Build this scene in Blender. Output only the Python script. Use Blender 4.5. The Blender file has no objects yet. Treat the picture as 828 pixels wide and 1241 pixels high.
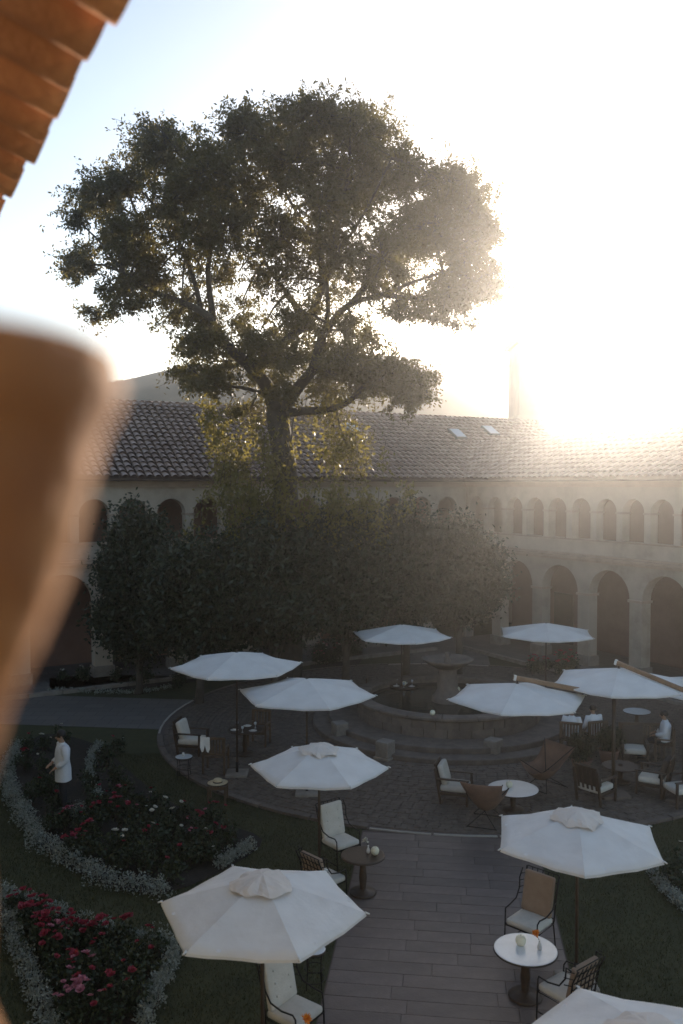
import bpy, math, random
import numpy as np
from mathutils import Vector, Matrix, Quaternion
R = math.radians
rnd = random.Random(7)
nr = np.random.default_rng(11)
SC = bpy.context.scene
COL = SC.collection

# ------------------------------------------------------------------ camera, sky, sun, exposure
FPX = 1050.0                       # focal length in photograph pixels (828 x 1241)
CAMZ = 7.5
PITCH = math.atan(32 / FPX)
cam_d = bpy.data.cameras.new('camera')
cam = bpy.data.objects.new('camera', cam_d); COL.objects.link(cam)
cam_d.sensor_fit = 'VERTICAL'; cam_d.sensor_height = 36; cam_d.sensor_width = 24
cam_d.lens = FPX / 1241 * 36
cam.location = (0, 0, CAMZ); cam.rotation_euler = (R(90) - PITCH, 0, 0)
cam_d.clip_start = 0.05; cam_d.clip_end = 3000
cam_d.dof.use_dof = True; cam_d.dof.focus_distance = 26; cam_d.dof.aperture_fstop = cam_d.lens / 19.0
SC.camera = cam

def ray(px, py):
    x = (px - 414) / FPX; u = -(py - 620.5) / FPX
    return Vector((x, math.cos(PITCH) + u * math.sin(PITCH), -math.sin(PITCH) + u * math.cos(PITCH)))
def gp(px, py, h=0.0):             # where the ray through a pixel meets the level h
    d = ray(px, py); t = (h - CAMZ) / d.z
    return Vector((d.x * t, d.y * t, h))
def at(px, py, depth):             # point on the ray at a distance in front
    d = ray(px, py); t = depth / d.y
    return Vector((d.x * t, depth, CAMZ + d.z * t))

SUN = ray(755, 388).normalized()
EL = math.asin(SUN.z); AZ = math.atan2(SUN.x, SUN.y)
w = bpy.data.worlds.new('World'); SC.world = w; w.use_nodes = True
nt = w.node_tree
bg = nt.nodes['Background']; sky = nt.nodes.new('ShaderNodeTexSky')
sky.sky_type = 'NISHITA'; sky.sun_disc = False
sky.sun_elevation = EL; sky.sun_rotation = AZ
sky.air_density = 0.85; sky.dust_density = 1.3; sky.ozone_density = 0.5; sky.altitude = 600
nt.links.new(sky.outputs[0], bg.inputs[0]); bg.inputs[1].default_value = 0.15
sd = bpy.data.lights.new('sun', 'SUN'); so = bpy.data.objects.new('sun', sd); COL.objects.link(so)
sd.energy = 5.0; sd.angle = R(0.5); sd.color = (1.0, 0.86, 0.70)
so.rotation_euler = (-SUN).to_track_quat('-Z', 'Y').to_euler(); so.location = (20, 60, 40)
SC.view_settings.view_transform = 'Standard'; SC.view_settings.look = 'None'
SC.view_settings.gamma = 1.0; SC.view_settings.use_curve_mapping = False
SC.view_settings.exposure = 0.97
SC.render.engine = 'CYCLES'
cy = SC.cycles
cy.use_denoising = True; cy.max_bounces = 6; cy.diffuse_bounces = 3; cy.glossy_bounces = 2
cy.transmission_bounces = 4; cy.transparent_max_bounces = 4; cy.volume_bounces = 0
cy.sample_clamp_indirect = 4.0

HAZE_DENSITY = 0.0013
HAZE_G = 0.90

# ------------------------------------------------------------------ helpers
def prop(o, label=None, cat=None, group=None, kind=None):
    if label: o['label'] = label
    if cat: o['category'] = cat
    if group: o['group'] = group
    if kind: o['kind'] = kind
    return o
def empty(name, loc=(0, 0, 0), rz=0.0, parent=None):
    o = bpy.data.objects.new(name, None); COL.objects.link(o)
    o.location = loc; o.rotation_euler = (0, 0, rz); o.empty_display_size = 0.2
    if parent: o.parent = parent
    return o
def link(name, me, parent=None, loc=None, rz=None):
    o = bpy.data.objects.new(name, me); COL.objects.link(o)
    if parent: o.parent = parent
    if loc is not None: o.location = loc
    if rz is not None: o.rotation_euler = (0, 0, rz)
    return o
def copy_tree(o, parent=None):
    c = o.copy(); COL.objects.link(c); c.parent = parent
    for ch in list(o.children): copy_tree(ch, c)
    return c

class G:
    def __init__(s): s.v = []; s.f = []; s.sm = []
    def add(s, vs, fs, smooth=False):
        b = len(s.v); s.v.extend([tuple(p) for p in vs]); s.f.extend([tuple(i + b for i in f) for f in fs]); s.sm.extend([smooth] * len(fs)); return s
    def box(s, c, d, m=None):
        x, y, z = d[0] / 2, d[1] / 2, d[2] / 2
        vs = [Vector((a * x, b * y, e * z)) for a in (-1, 1) for b in (-1, 1) for e in (-1, 1)]
        if m is not None: vs = [m @ p for p in vs]
        vs = [p + Vector(c) for p in vs]
        return s.add(vs, [(0, 1, 3, 2), (4, 6, 7, 5), (0, 4, 5, 1), (2, 3, 7, 6), (0, 2, 6, 4), (1, 5, 7, 3)])
    def rbox(s, c, d, r=0.03, m=None, n=5, puff=0.0):
        h = Vector(d) / 2; vs = []; fs = []; idx = {}
        ts = [-1, -0.9, -0.6, 0, 0.6, 0.9, 1]
        def vert(a, b, e):
            k = (a, b, e)
            if k in idx: return idx[k]
            p = Vector((a * h.x, b * h.y, e * h.z))
            q = Vector([max(-(h[i] - r), min(h[i] - r, p[i])) for i in range(3)])
            dd = p - q
            if dd.length > 1e-9: dd = dd.normalized() * r
            o = q + dd
            if puff:
                k2 = [(1 - (o[i] / h[i]) ** 2) for i in range(3)]
                o = Vector((o.x, o.y, o.z + math.copysign(puff, o.z) * max(0, k2[0]) * max(0, k2[1]) if abs(o.z) > h.z * 0.3 else o.z))
            idx[k] = len(vs); vs.append(o); return idx[k]
        for ax in range(3):
            for sg in (-1, 1):
                for i in range(len(ts) - 1):
                    for j in range(len(ts) - 1):
                        q = []
                        for (a, b) in ((i, j), (i + 1, j), (i + 1, j + 1), (i, j + 1)):
                            k = [0, 0, 0]; k[ax] = sg; k[(ax + 1) % 3] = ts[a]; k[(ax + 2) % 3] = ts[b]
                            q.append(vert(*k))
                        fs.append(q if sg > 0 else q[::-1])
        if m is not None: vs = [m @ p for p in vs]
        return s.add([p + Vector(c) for p in vs], fs, True)
    def tube(s, pts, rad, n=8, cap=True, closed=False):
        pts = [Vector(p) for p in pts]; k = len(pts)
        if not hasattr(rad, '__len__'): rad = [rad] * k
        vs = []; fs = []; prev = None
        for i, p in enumerate(pts):
            a = pts[(i - 1) % k] if (i > 0 or closed) else p; b = pts[(i + 1) % k] if (i < k - 1 or closed) else p
            t = (b - a); t = t.normalized() if t.length > 1e-9 else Vector((0, 0, 1))
            if prev is None:
                u = t.cross(Vector((0, 0, 1)) if abs(t.z) < 0.9 else Vector((1, 0, 0))).normalized()
            else:
                u = prev - t * prev.dot(t); u = u.normalized() if u.length > 1e-6 else t.orthogonal().normalized()
            prev = u; q = t.cross(u)
            for j in range(n):
                an = 2 * math.pi * j / n
                vs.append(p + (u * math.cos(an) + q * math.sin(an)) * rad[i])
        m = k if closed else k - 1
        for i in range(m):
            for j in range(n):
                a = i * n + j; b = i * n + (j + 1) % n; c = ((i + 1) % k) * n + (j + 1) % n; d = ((i + 1) % k) * n + j
                fs.append((a, b, c, d))
        s.add(vs, fs, True)
        if cap and not closed:
            b0 = len(s.v) - len(vs)
            s.f.append(tuple(b0 + j for j in range(n))[::-1]); s.f.append(tuple(b0 + (k - 1) * n + j for j in range(n))); s.sm += [False, False]
        return s
    def lathe(s, prof, n=24, c=(0, 0, 0), smooth=True, wob=None):
        vs = []; fs = []; k = len(prof)
        for i, (r, z) in enumerate(prof):
            for j in range(n):
                an = 2 * math.pi * j / n; rr = r * (wob(an, z) if wob else 1)
                vs.append((c[0] + rr * math.cos(an), c[1] + rr * math.sin(an), c[2] + z))
        for i in range(k - 1):
            for j in range(n):
                fs.append((i * n + j, i * n + (j + 1) % n, (i + 1) * n + (j + 1) % n, (i + 1) * n + j))
        fs.append(tuple(range(n))[::-1]); fs.append(tuple((k - 1) * n + j for j in range(n)))
        b = len(s.sm); s.add(vs, fs, smooth); s.sm[-1] = s.sm[-2] = False
        return s
    def mesh(s, name, mat):
        me = bpy.data.meshes.new(name); me.from_pydata([tuple(p) for p in s.v], [], s.f)
        me.polygons.foreach_set('use_smooth', s.sm)
        if mat: me.materials.append(mat)
        me.update(); return me
    def build(s, name, mat, parent=None, loc=None, rz=None):
        return link(name, s.mesh(name, mat), parent, loc, rz)

def npmesh(name, verts, nper, mat, smooth=False):     # faces of nper consecutive vertices each
    verts = np.asarray(verts, dtype=np.float32).reshape(-1, 3); nv = len(verts); nf = nv // nper
    me = bpy.data.meshes.new(name)
    me.vertices.add(nv); me.vertices.foreach_set('co', verts.ravel())
    me.loops.add(nv); me.loops.foreach_set('vertex_index', np.arange(nv, dtype=np.int32))
    me.polygons.add(nf); me.polygons.foreach_set('loop_start', np.arange(0, nv, nper, dtype=np.int32))
    me.polygons.foreach_set('loop_total', np.full(nf, nper, dtype=np.int32))
    if mat: me.materials.append(mat)
    me.update(calc_edges=True); me.validate(); return me

def leaf_quads(pts, size, asp=0.45, up=0.3, jit=0.35, outward=None):
    pts = np.asarray(pts); n = len(pts)
    d = nr.normal(size=(n, 3)); d[:, 2] -= up
    if outward is not None: d += outward * 0.9
    d /= np.linalg.norm(d, axis=1)[:, None] + 1e-9
    q = nr.normal(size=(n, 3)); s = np.cross(d, q); s /= np.linalg.norm(s, axis=1)[:, None] + 1e-9
    nn = np.cross(d, s)
    L = size * (1 + jit * nr.uniform(-1, 1, (n, 1))); W = L * asp * 0.5
    a = pts; b = pts + d * L * 0.45 + s * W + nn * L * 0.06; c = pts + d * L; e = pts + d * L * 0.45 - s * W + nn * L * 0.06
    return np.stack([a, b, c, e], axis=1).reshape(-1, 3)

# ------------------------------------------------------------------ materials
def newmat(name):
    m = bpy.data.materials.new(name); m.use_nodes = True
    n = m.node_tree.nodes; return m, n, m.node_tree.links, n['Principled BSDF']
def pm(name, c1, c2=None, scale=4.0, rough=0.7, bump=0.0, bscale=30.0, metal=0.0, spec=0.5, c3=None, detail=6.0):
    m, n, l, b = newmat(name)
    b.inputs['Roughness'].default_value = rough; b.inputs['Metallic'].default_value = metal
    b.inputs['Specular IOR Level'].default_value = spec
    tc = n.new('ShaderNodeTexCoord')
    if c2 is None: c2 = tuple(x * 0.8 for x in c1)
    nz = n.new('ShaderNodeTexNoise'); nz.inputs['Scale'].default_value = scale; nz.inputs['Detail'].default_value = detail
    nz.inputs['Roughness'].default_value = 0.65
    l.new(tc.outputs['Object'], nz.inputs['Vector'])
    rp = n.new('ShaderNodeValToRGB'); rp.color_ramp.elements[0].position = 0.32; rp.color_ramp.elements[1].position = 0.68
    rp.color_ramp.elements[0].color = (*c1, 1); rp.color_ramp.elements[1].color = (*c2, 1)
    if c3: e = rp.color_ramp.elements.new(0.5); e.color = (*c3, 1)
    l.new(nz.outputs['Fac'], rp.inputs['Fac'])
    oi = n.new('ShaderNodeObjectInfo'); mr = n.new('ShaderNodeMapRange')
    mr.inputs['To Min'].default_value = 0.85; mr.inputs['To Max'].default_value = 1.12
    l.new(oi.outputs['Random'], mr.inputs['Value'])
    hs = n.new('ShaderNodeHueSaturation'); l.new(mr.outputs[0], hs.inputs['Value']); l.new(rp.outputs['Color'], hs.inputs['Color'])
    l.new(hs.outputs['Color'], b.inputs['Base Color'])
    if bump:
        n2 = n.new('ShaderNodeTexNoise'); n2.inputs['Scale'].default_value = bscale; n2.inputs['Detail'].default_value = 4
        l.new(tc.outputs['Object'], n2.inputs['Vector'])
        bp = n.new('ShaderNodeBump'); bp.inputs['Strength'].default_value = bump; bp.inputs['Distance'].default_value = 0.02
        l.new(n2.outputs['Fac'], bp.inputs['Height']); l.new(bp.outputs[0], b.inputs['Normal'])
    return m
def leafmat(name, c1, c2, trans=0.35, rough=0.5, tcol=None):
    m, n, l, b = newmat(name); out = n['Material Output']
    g = n.new('ShaderNodeNewGeometry'); rp = n.new('ShaderNodeValToRGB')
    rp.color_ramp.elements[0].color = (*c1, 1); rp.color_ramp.elements[1].color = (*c2, 1)
    l.new(g.outputs['Random Per Island'], rp.inputs['Fac']); l.new(rp.outputs['Color'], b.inputs['Base Color'])
    b.inputs['Roughness'].default_value = rough
    t = n.new('ShaderNodeBsdfTranslucent'); mx = n.new('ShaderNodeMixShader'); mx.inputs[0].default_value = trans
    if tcol: t.inputs['Color'].default_value = (*tcol, 1)
    else: l.new(rp.outputs['Color'], t.inputs['Color'])
    l.new(b.outputs[0], mx.inputs[1]); l.new(t.outputs[0], mx.inputs[2]); l.new(mx.outputs[0], out.inputs['Surface'])
    return m
def brickmat(name, c1, c2, mortar, w_, h_, ms=0.012, rough=0.8):
    m, n, l, b = newmat(name); tc = n.new('ShaderNodeTexCoord'); br = n.new('ShaderNodeTexBrick')
    br.inputs['Scale'].default_value = 1; br.inputs['Brick Width'].default_value = w_; br.inputs['Row Height'].default_value = h_
    br.inputs['Mortar Size'].default_value = ms
    br.inputs['Color1'].default_value = (*c1, 1); br.inputs['Color2'].default_value = (*c2, 1); br.inputs['Mortar'].default_value = (*mortar, 1)
    l.new(tc.outputs['Object'], br.inputs['Vector']); l.new(br.outputs['Color'], b.inputs['Base Color'])
    b.inputs['Roughness'].default_value = rough
    return m

M = {}
M['lawn'] = pm('lawn', (0.038, 0.040, 0.014), (0.062, 0.062, 0.022), 1.3, 0.9, 0.6, 60, c3=(0.048, 0.050, 0.017))
M['grass'] = leafmat('grass_blade', (0.036, 0.040, 0.012), (0.078, 0.078, 0.024), 0.3)
M['soil'] = pm('soil', (0.020, 0.015, 0.010), (0.04, 0.030, 0.020), 6, 0.95, 1.0, 40)
M['paver'] = pm('paver', (0.125, 0.094, 0.080), (0.17, 0.133, 0.114), 3.0, 0.55, 0.25, 25, c3=(0.145, 0.111, 0.095))
M['joint'] = pm('joint', (0.105, 0.079, 0.067), (0.125, 0.096, 0.080), 8, 0.9, 0.3, 40)
M['sett'] = leafmat('sett', (0.07, 0.058, 0.047), (0.15, 0.125, 0.105), 0.0, 0.75)
M['pathslab'] = brickmat('path_slab', (0.155, 0.14, 0.125), (0.13, 0.115, 0.105), (0.09, 0.08, 0.07), 0.7, 0.5)
M['stone'] = pm('stone', (0.20, 0.17, 0.14), (0.30, 0.265, 0.22), 3.5, 0.85, 0.5, 18, c3=(0.25, 0.215, 0.18))
M['stone_dark'] = pm('stone_dark', (0.11, 0.085, 0.068), (0.19, 0.15, 0.12), 3.0, 0.85, 0.6, 16, c3=(0.15, 0.118, 0.095))
M['stone_pale'] = pm('stone_pale', (0.36, 0.32, 0.27), (0.46, 0.41, 0.35), 3.5, 0.85, 0.4, 18)
M['plaster'] = pm('plaster', (0.32, 0.25, 0.19), (0.52, 0.44, 0.35), 0.55, 0.9, 0.4, 6, c3=(0.45, 0.37, 0.29), detail=12)
M['plaster_red'] = pm('plaster_red', (0.20, 0.11, 0.08), (0.26, 0.15, 0.11), 1.2, 0.9, 0.3, 8)
M['trim'] = pm('trim', (0.36, 0.27, 0.20), (0.45, 0.34, 0.26), 2.0, 0.85, 0.3, 14)
M['tile_far'] = leafmat('roof_tile', (0.25, 0.165, 0.135), (0.46, 0.345, 0.295), 0.0, 0.55)
M['deck'] = pm('roof_deck', (0.07, 0.045, 0.035), (0.10, 0.065, 0.05), 4, 0.9)
M['tile_near'] = pm('terracotta_tile', (0.46, 0.19, 0.085), (0.68, 0.33, 0.16), 5.0, 0.75, 0.5, 30, c3=(0.56, 0.25, 0.115))
M['terracotta'] = pm('terracotta', (0.24, 0.085, 0.028), (0.50, 0.23, 0.08), 11, 0.8, 0.5, 40)
M['cream'] = pm('cream_plaster', (0.66, 0.54, 0.36), (0.74, 0.62, 0.43), 2, 0.85, 0.2, 12)
M['glass'] = pm('skylight_glass', (0.55, 0.58, 0.62), (0.62, 0.65, 0.68), 2, 0.12, spec=0.8)
M['lead'] = pm('lead_frame', (0.12, 0.12, 0.12), None, 4, 0.5)
M['hill'] = pm('hill_scrub', (0.035, 0.042, 0.030), (0.085, 0.085, 0.058), 0.09, 0.95, c3=(0.055, 0.062, 0.042))
M['hilltree'] = leafmat('hill_foliage', (0.03, 0.04, 0.02), (0.06, 0.07, 0.03), 0.1)
M['church'] = pm('church_stone', (0.30, 0.24, 0.19), (0.40, 0.33, 0.27), 0.6, 0.9, 0.3, 5)
M['dark'] = pm('dark_interior', (0.03, 0.027, 0.025), None, 3, 0.9)
M['bark'] = pm('bark', (0.055, 0.042, 0.032), (0.11, 0.09, 0.07), 3, 0.95, 1.0, 14)
M['leaf'] = leafmat('tree_leaf', (0.052, 0.047, 0.020), (0.095, 0.080, 0.032), 0.42, 0.5, (0.21, 0.17, 0.045))
M['leaf_vine'] = leafmat('vine_leaf', (0.08, 0.085, 0.025), (0.15, 0.135, 0.04), 0.55, 0.45, (0.26, 0.21, 0.05))
M['leaf_dark'] = leafmat('dark_leaf', (0.020, 0.028, 0.012), (0.045, 0.056, 0.022), 0.25, 0.5)
M['leaf_rose'] = leafmat('rose_leaf', (0.025, 0.038, 0.015), (0.055, 0.07, 0.03), 0.25, 0.5)
M['leaf_silver'] = leafmat('silver_leaf', (0.26, 0.28, 0.235), (0.38, 0.40, 0.345), 0.25, 0.8)
M['red'] = leafmat('petal_red', (0.24, 0.012, 0.03), (0.40, 0.04, 0.07), 0.3, 0.6)
M['pink'] = leafmat('petal_pink', (0.42, 0.13, 0.18), (0.58, 0.24, 0.30), 0.3, 0.6)
M['white_petal'] = leafmat('petal_white', (0.55, 0.51, 0.42), (0.72, 0.69, 0.60), 0.3, 0.6)
M['orange_petal'] = leafmat('petal_orange', (0.85, 0.25, 0.02), (0.9, 0.36, 0.04), 0.3, 0.6)
M['iron'] = pm('wrought_iron', (0.018, 0.016, 0.015), (0.03, 0.025, 0.022), 10, 0.5, metal=0.6)
M['wood'] = pm('dark_wood', (0.045, 0.028, 0.018), (0.075, 0.048, 0.03), 5, 0.5, 0.2, 20)
M['teak'] = pm('teak', (0.085, 0.055, 0.034), (0.14, 0.092, 0.058), 5, 0.6, 0.2, 25)
M['arm_wood'] = pm('arm_wood', (0.20, 0.115, 0.06), (0.30, 0.18, 0.10), 5, 0.55, 0.2, 25)
M['cushion'] = pm('cushion_linen', (0.62, 0.57, 0.49), (0.70, 0.65, 0.57), 9, 0.95, 0.35, 60)
M['tan'] = pm('tan_canvas', (0.34, 0.24, 0.17), (0.40, 0.29, 0.21), 9, 0.95, 0.3, 60)
M['white_top'] = pm('white_tabletop', (0.72, 0.72, 0.70), (0.80, 0.80, 0.78), 5, 0.25)
M['wax'] = pm('wax', (0.78, 0.72, 0.52), (0.84, 0.79, 0.60), 6, 0.5)
M['straw'] = pm('straw', (0.55, 0.44, 0.27), (0.66, 0.54, 0.35), 30, 0.9, 0.6, 120)
M['leather'] = pm('brown_leather', (0.17, 0.10, 0.07), (0.24, 0.145, 0.10), 4, 0.6, 0.4, 9)
M['wicker'] = pm('dark_wicker', (0.05, 0.038, 0.03), (0.085, 0.065, 0.05), 20, 0.8, 0.6, 60)
M['linen'] = pm('white_linen', (0.78, 0.77, 0.74), (0.84, 0.83, 0.80), 5, 0.9, 0.3, 40)
M['ceramic'] = pm('ceramic', (0.70, 0.68, 0.64), (0.78, 0.76, 0.72), 5, 0.3)
M['shirt'] = pm('white_shirt', (0.74, 0.75, 0.78), (0.82, 0.83, 0.85), 6, 0.9, 0.6, 14)
M['trousers'] = pm('dark_trousers', (0.02, 0.02, 0.022), (0.03, 0.03, 0.033), 6, 0.9)
M['hair'] = pm('dark_hair', (0.012, 0.009, 0.007), (0.02, 0.015, 0.012), 20, 0.6)
M['skin'] = pm('skin', (0.34, 0.20, 0.13), (0.40, 0.25, 0.17), 6, 0.55)
M['shoe'] = pm('shoe', (0.012, 0.011, 0.01), None, 6, 0.4)
M['water'] = pm('pool_water', (0.020, 0.022, 0.018), (0.03, 0.032, 0.026), 1.2, 0.12, 0.25, 3.0)
M['bulb'] = M['wax']
def fabric(name='parasol_canvas', k=(1, 1, 1)):
    m, n, l, b = newmat(name); out = n['Material Output']
    tc = n.new('ShaderNodeTexCoord'); nz = n.new('ShaderNodeTexNoise'); nz.inputs['Scale'].default_value = 2.2; nz.inputs['Detail'].default_value = 7
    l.new(tc.outputs['Object'], nz.inputs['Vector'])
    rp = n.new('ShaderNodeValToRGB'); rp.color_ramp.elements[0].position = 0.3; rp.color_ramp.elements[1].position = 0.7
    rp.color_ramp.elements[0].color = (0.74 * k[0], 0.70 * k[1], 0.655 * k[2], 1); rp.color_ramp.elements[1].color = (0.83 * k[0], 0.795 * k[1], 0.75 * k[2], 1)
    l.new(nz.outputs['Fac'], rp.inputs['Fac']); l.new(rp.outputs['Color'], b.inputs['Base Color']); b.inputs['Roughness'].default_value = 0.95
    b.inputs['Specular IOR Level'].default_value = 0.2
    n2 = n.new('ShaderNodeTexNoise'); n2.inputs['Scale'].default_value = 5; n2.inputs['Detail'].default_value = 5; l.new(tc.outputs['Object'], n2.inputs['Vector'])
    bp = n.new('ShaderNodeBump'); bp.inputs['Strength'].default_value = 0.5; bp.inputs['Distance'].default_value = 0.04
    l.new(n2.outputs['Fac'], bp.inputs['Height']); l.new(bp.outputs[0], b.inputs['Normal'])
    t = n.new('ShaderNodeBsdfTranslucent'); mx = n.new('ShaderNodeMixShader'); mx.inputs[0].default_value = 0.10
    l.new(rp.outputs['Color'], t.inputs['Color'])
    l.new(b.outputs[0], mx.inputs[1]); l.new(t.outputs[0], mx.inputs[2]); l.new(mx.outputs[0], out.inputs['Surface'])
    return m
M['canvas'] = fabric(); M['canvas_cap'] = fabric('cap_canvas', (.95, .89, .84))

# ------------------------------------------------------------------ ground, paths, plaza
FX, FY = 3.35, 27.2                 # fountain centre
AXP = math.atan2(0.12, 1.0)         # direction of the front path (from +Y towards +X)
pa = Vector((math.sin(AXP), math.cos(AXP), 0)); pb = Vector((math.cos(AXP), -math.sin(AXP), 0))
g = G(); n = 48
g.add([(600 * math.cos(2 * math.pi * i / n), 600 * math.sin(2 * math.pi * i / n), 0) for i in range(n)], [tuple(range(n))])
prop(g.build('ground', M['lawn']), kind='structure')
F0 = Vector((FX, FY, 0))
PLR = 9.0
def strip(name, o, d, s, t0, t1, wd, z, mat):
    g = G(); q = [o + d * t0 - s * wd / 2, o + d * t1 - s * wd / 2, o + d * t1 + s * wd / 2, o + d * t0 + s * wd / 2]
    g.add([(p.x, p.y, z) for p in q], [(0, 3, 2, 1)])
    ob = g.build(name, mat); prop(ob, kind='structure'); return ob
strip('path_far', F0, pa, pb, PLR - .3, 15.5, 3.6, 0.012, M['pathslab'])
strip('path_west', F0, -pb, pa, PLR - .3, 22, 3.7, 0.012, M['pathslab'])
strip('path_east', F0, pb, pa, PLR - .3, 12, 3.7, 0.012, M['pathslab'])
front = strip('path_front', F0, -pa, pb, PLR - .15, 22, 3.7, 0.006, M['joint'])
# pavers of the front path: long slabs laid in rows across it
row = 0; t = PLR + 0.15
def paver_mesh():
    g = G(); b_ = 0.005
    g.add([(-.5, -.165, 0), (.5, -.165, 0), (.5, .165, 0), (-.5, .165, 0), (-.5 + b_ * .6, -.165 + b_, .012), (.5 - b_ * .6, -.165 + b_, .012), (.5 - b_ * .6, .165 - b_, .012), (-.5 + b_ * .6, .165 - b_, .012)],
          [(4, 5, 6, 7), (0, 1, 5, 4), (1, 2, 6, 5), (2, 3, 7, 6), (3, 0, 4, 7)])
    return g.mesh('paver', M['paver'])
pme = paver_mesh()
while t < 18:
    cuts = [-1.83]
    while cuts[-1] < 1.83:
        nx = cuts[-1] + rnd.uniform(.85, 1.7)
        cuts.append(1.83 if nx > 1.83 - .4 else nx)
    for x0_, x1_ in zip(cuts, cuts[1:]):
        c = F0 - pa * t + pb * ((x0_ + x1_) / 2)
        o = link('paver', pme, front, (c.x, c.y, 0.009 + rnd.uniform(0, .004)), math.atan2(pb.y, pb.x) + rnd.uniform(-.002, .002))
        o.scale = (x1_ - x0_ - .003, 1.008, 1); o.rotation_euler[0] = rnd.uniform(-.006, .006)
    t += 0.335; row += 1
# plaza: bed of mortar with rings of stone setts as geometry
g = G(); n = 72
g.add([(PLR * math.cos(2 * math.pi * i / n), PLR * math.sin(2 * math.pi * i / n), 0.016) for i in range(n)], [tuple(range(n))])
plaza = prop(g.build('plaza', M['joint'], loc=(FX, FY, 0)), kind='structure')
vs = []
r = 4.3
while r < PLR - 0.32:
    dr = 0.15; nn_ = int(2 * math.pi * r / 0.27); off = rnd.random()
    for k in range(nn_):
        a0 = 2 * math.pi * (k + off) / nn_; a1 = 2 * math.pi * (k + off + 0.94) / nn_; h = rnd.uniform(0.026, 0.042)
        r0, r1 = r + .006, r + dr - .006
        p = [(r0 * math.cos(a0), r0 * math.sin(a0)), (r1 * math.cos(a0), r1 * math.sin(a0)), (r1 * math.cos(a1), r1 * math.sin(a1)), (r0 * math.cos(a1), r0 * math.sin(a1))]
        cxy = (sum(q[0] for q in p) / 4, sum(q[1] for q in p) / 4)
        tp = [(cxy[0] + (q[0] - cxy[0]) * .92, cxy[1] + (q[1] - cxy[1]) * .92, h) for q in p]; bt = [(q[0], q[1], .016) for q in p]
        vs += tp[::-1]
        for i in range(4): vs += [bt[(i + 1) % 4], bt[i], tp[i], tp[(i + 1) % 4]][::-1]
    r += dr
M['sett'] = pm('sett', (0.075, 0.056, 0.042), (0.15, 0.118, 0.092), 5.0, 0.75, 0.4, 30)
so_ = link('paving_setts', npmesh('paving_setts', vs, 4, M['sett']), plaza); so_['kind'] = 'stuff'
# kerb round the plaza, in arcs
for k in range(40):
    a0 = 2 * math.pi * k / 40 + .003; a1 = 2 * math.pi * (k + 1) / 40 - .003
    mid = ((a0 + a1) / 2)
    dirv = Vector((math.cos(mid), math.sin(mid), 0))
    gap = any(dirv.dot(d) > 0.978 for d in (pa, -pa, pb, -pb))
    h = 0.040 if gap else 0.07
    g = G(); vv = []
    for a in (a0, (a0 + a1) / 2, a1):
        kw = .08 if gap else .18
        for (rr, z) in ((PLR - kw, 0), (PLR - kw, h), (PLR - .02, h), (PLR - .02, 0)): vv.append((rr * math.cos(a), rr * math.sin(a), z))
    fs = []
    for i in range(2):
        for j in range(3): fs.append((i * 4 + j, i * 4 + j + 1, (i + 1) * 4 + j + 1, (i + 1) * 4 + j))
    fs += [(0, 3, 2, 1), (8, 9, 10, 11)]
    g.add(vv, fs); g.build('kerb_stone', M['stone_pale' if gap else 'stone_dark'], plaza)

# ------------------------------------------------------------------ cloister wings
def arch_wall(gw, x0, x1, zb, zt, centres, rad, spring, base, th, y0=0.0):
    """wall from x0..x1, zb..zt with arched openings; opening starts at base"""
    edges = [x0] + [c for c in centres]
    def quad(a, b, c, d): gw.add([a, b, c, d], [(0, 1, 2, 3)])
    def slab(xa, xb, za, zb_):
        if xb - xa < 1e-4 or zb_ - za < 1e-4: return
        quad((xa, y0, za), (xb, y0, za), (xb, y0, zb_), (xa, y0, zb_))
        quad((xb, y0 + th, za), (xa, y0 + th, za), (xa, y0 + th, zb_), (xb, y0 + th, zb_))
    if base > zb: slab(x0, x1, zb, base)
    px = x0
    N = 14
    for c in centres:
        slab(px, c - rad, base, zt)
        pts = [(c - rad * math.cos(math.pi * i / N), spring + rad * math.sin(math.pi * i / N)) for i in range(N + 1)]
        for i in range(N):
            (xa, za), (xb, zb2) = pts[i], pts[i + 1]
            quad((xa, y0, za), (xb, y0, zb2), (xb, y0, zt), (xa, y0, zt))
            quad((xb, y0 + th, zb2), (xa, y0 + th, za), (xa, y0 + th, zt), (xb, y0 + th, zt))
            quad((xa, y0 + th, za), (xb, y0 + th, zb2), (xb, y0, zb2), (xa, y0, za))
        for sx, flip in ((c - rad, 0), (c + rad, 1)):
            q = [(sx, y0, base), (sx, y0 + th, base), (sx, y0 + th, spring), (sx, y0, spring)]
            quad(*(q[::-1] if flip else q))
        if base > zb: quad((c - rad, y0, base), (c + rad, y0, base), (c + rad, y0 + th, base), (c - rad, y0 + th, base))
        px = c + rad
    slab(px, x1, base, zt)
    quad((x0, y0, zt), (x1, y0, zt), (x1, y0 + th, zt), (x0, y0 + th, zt))
    quad((x0, y0, zb), (x0, y0, zt), (x0, y0 + th, zt), (x0, y0 + th, zb)); quad((x1, y0, zb), (x1, y0 + th, zb), (x1, y0 + th, zt), (x1, y0, zt))

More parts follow.
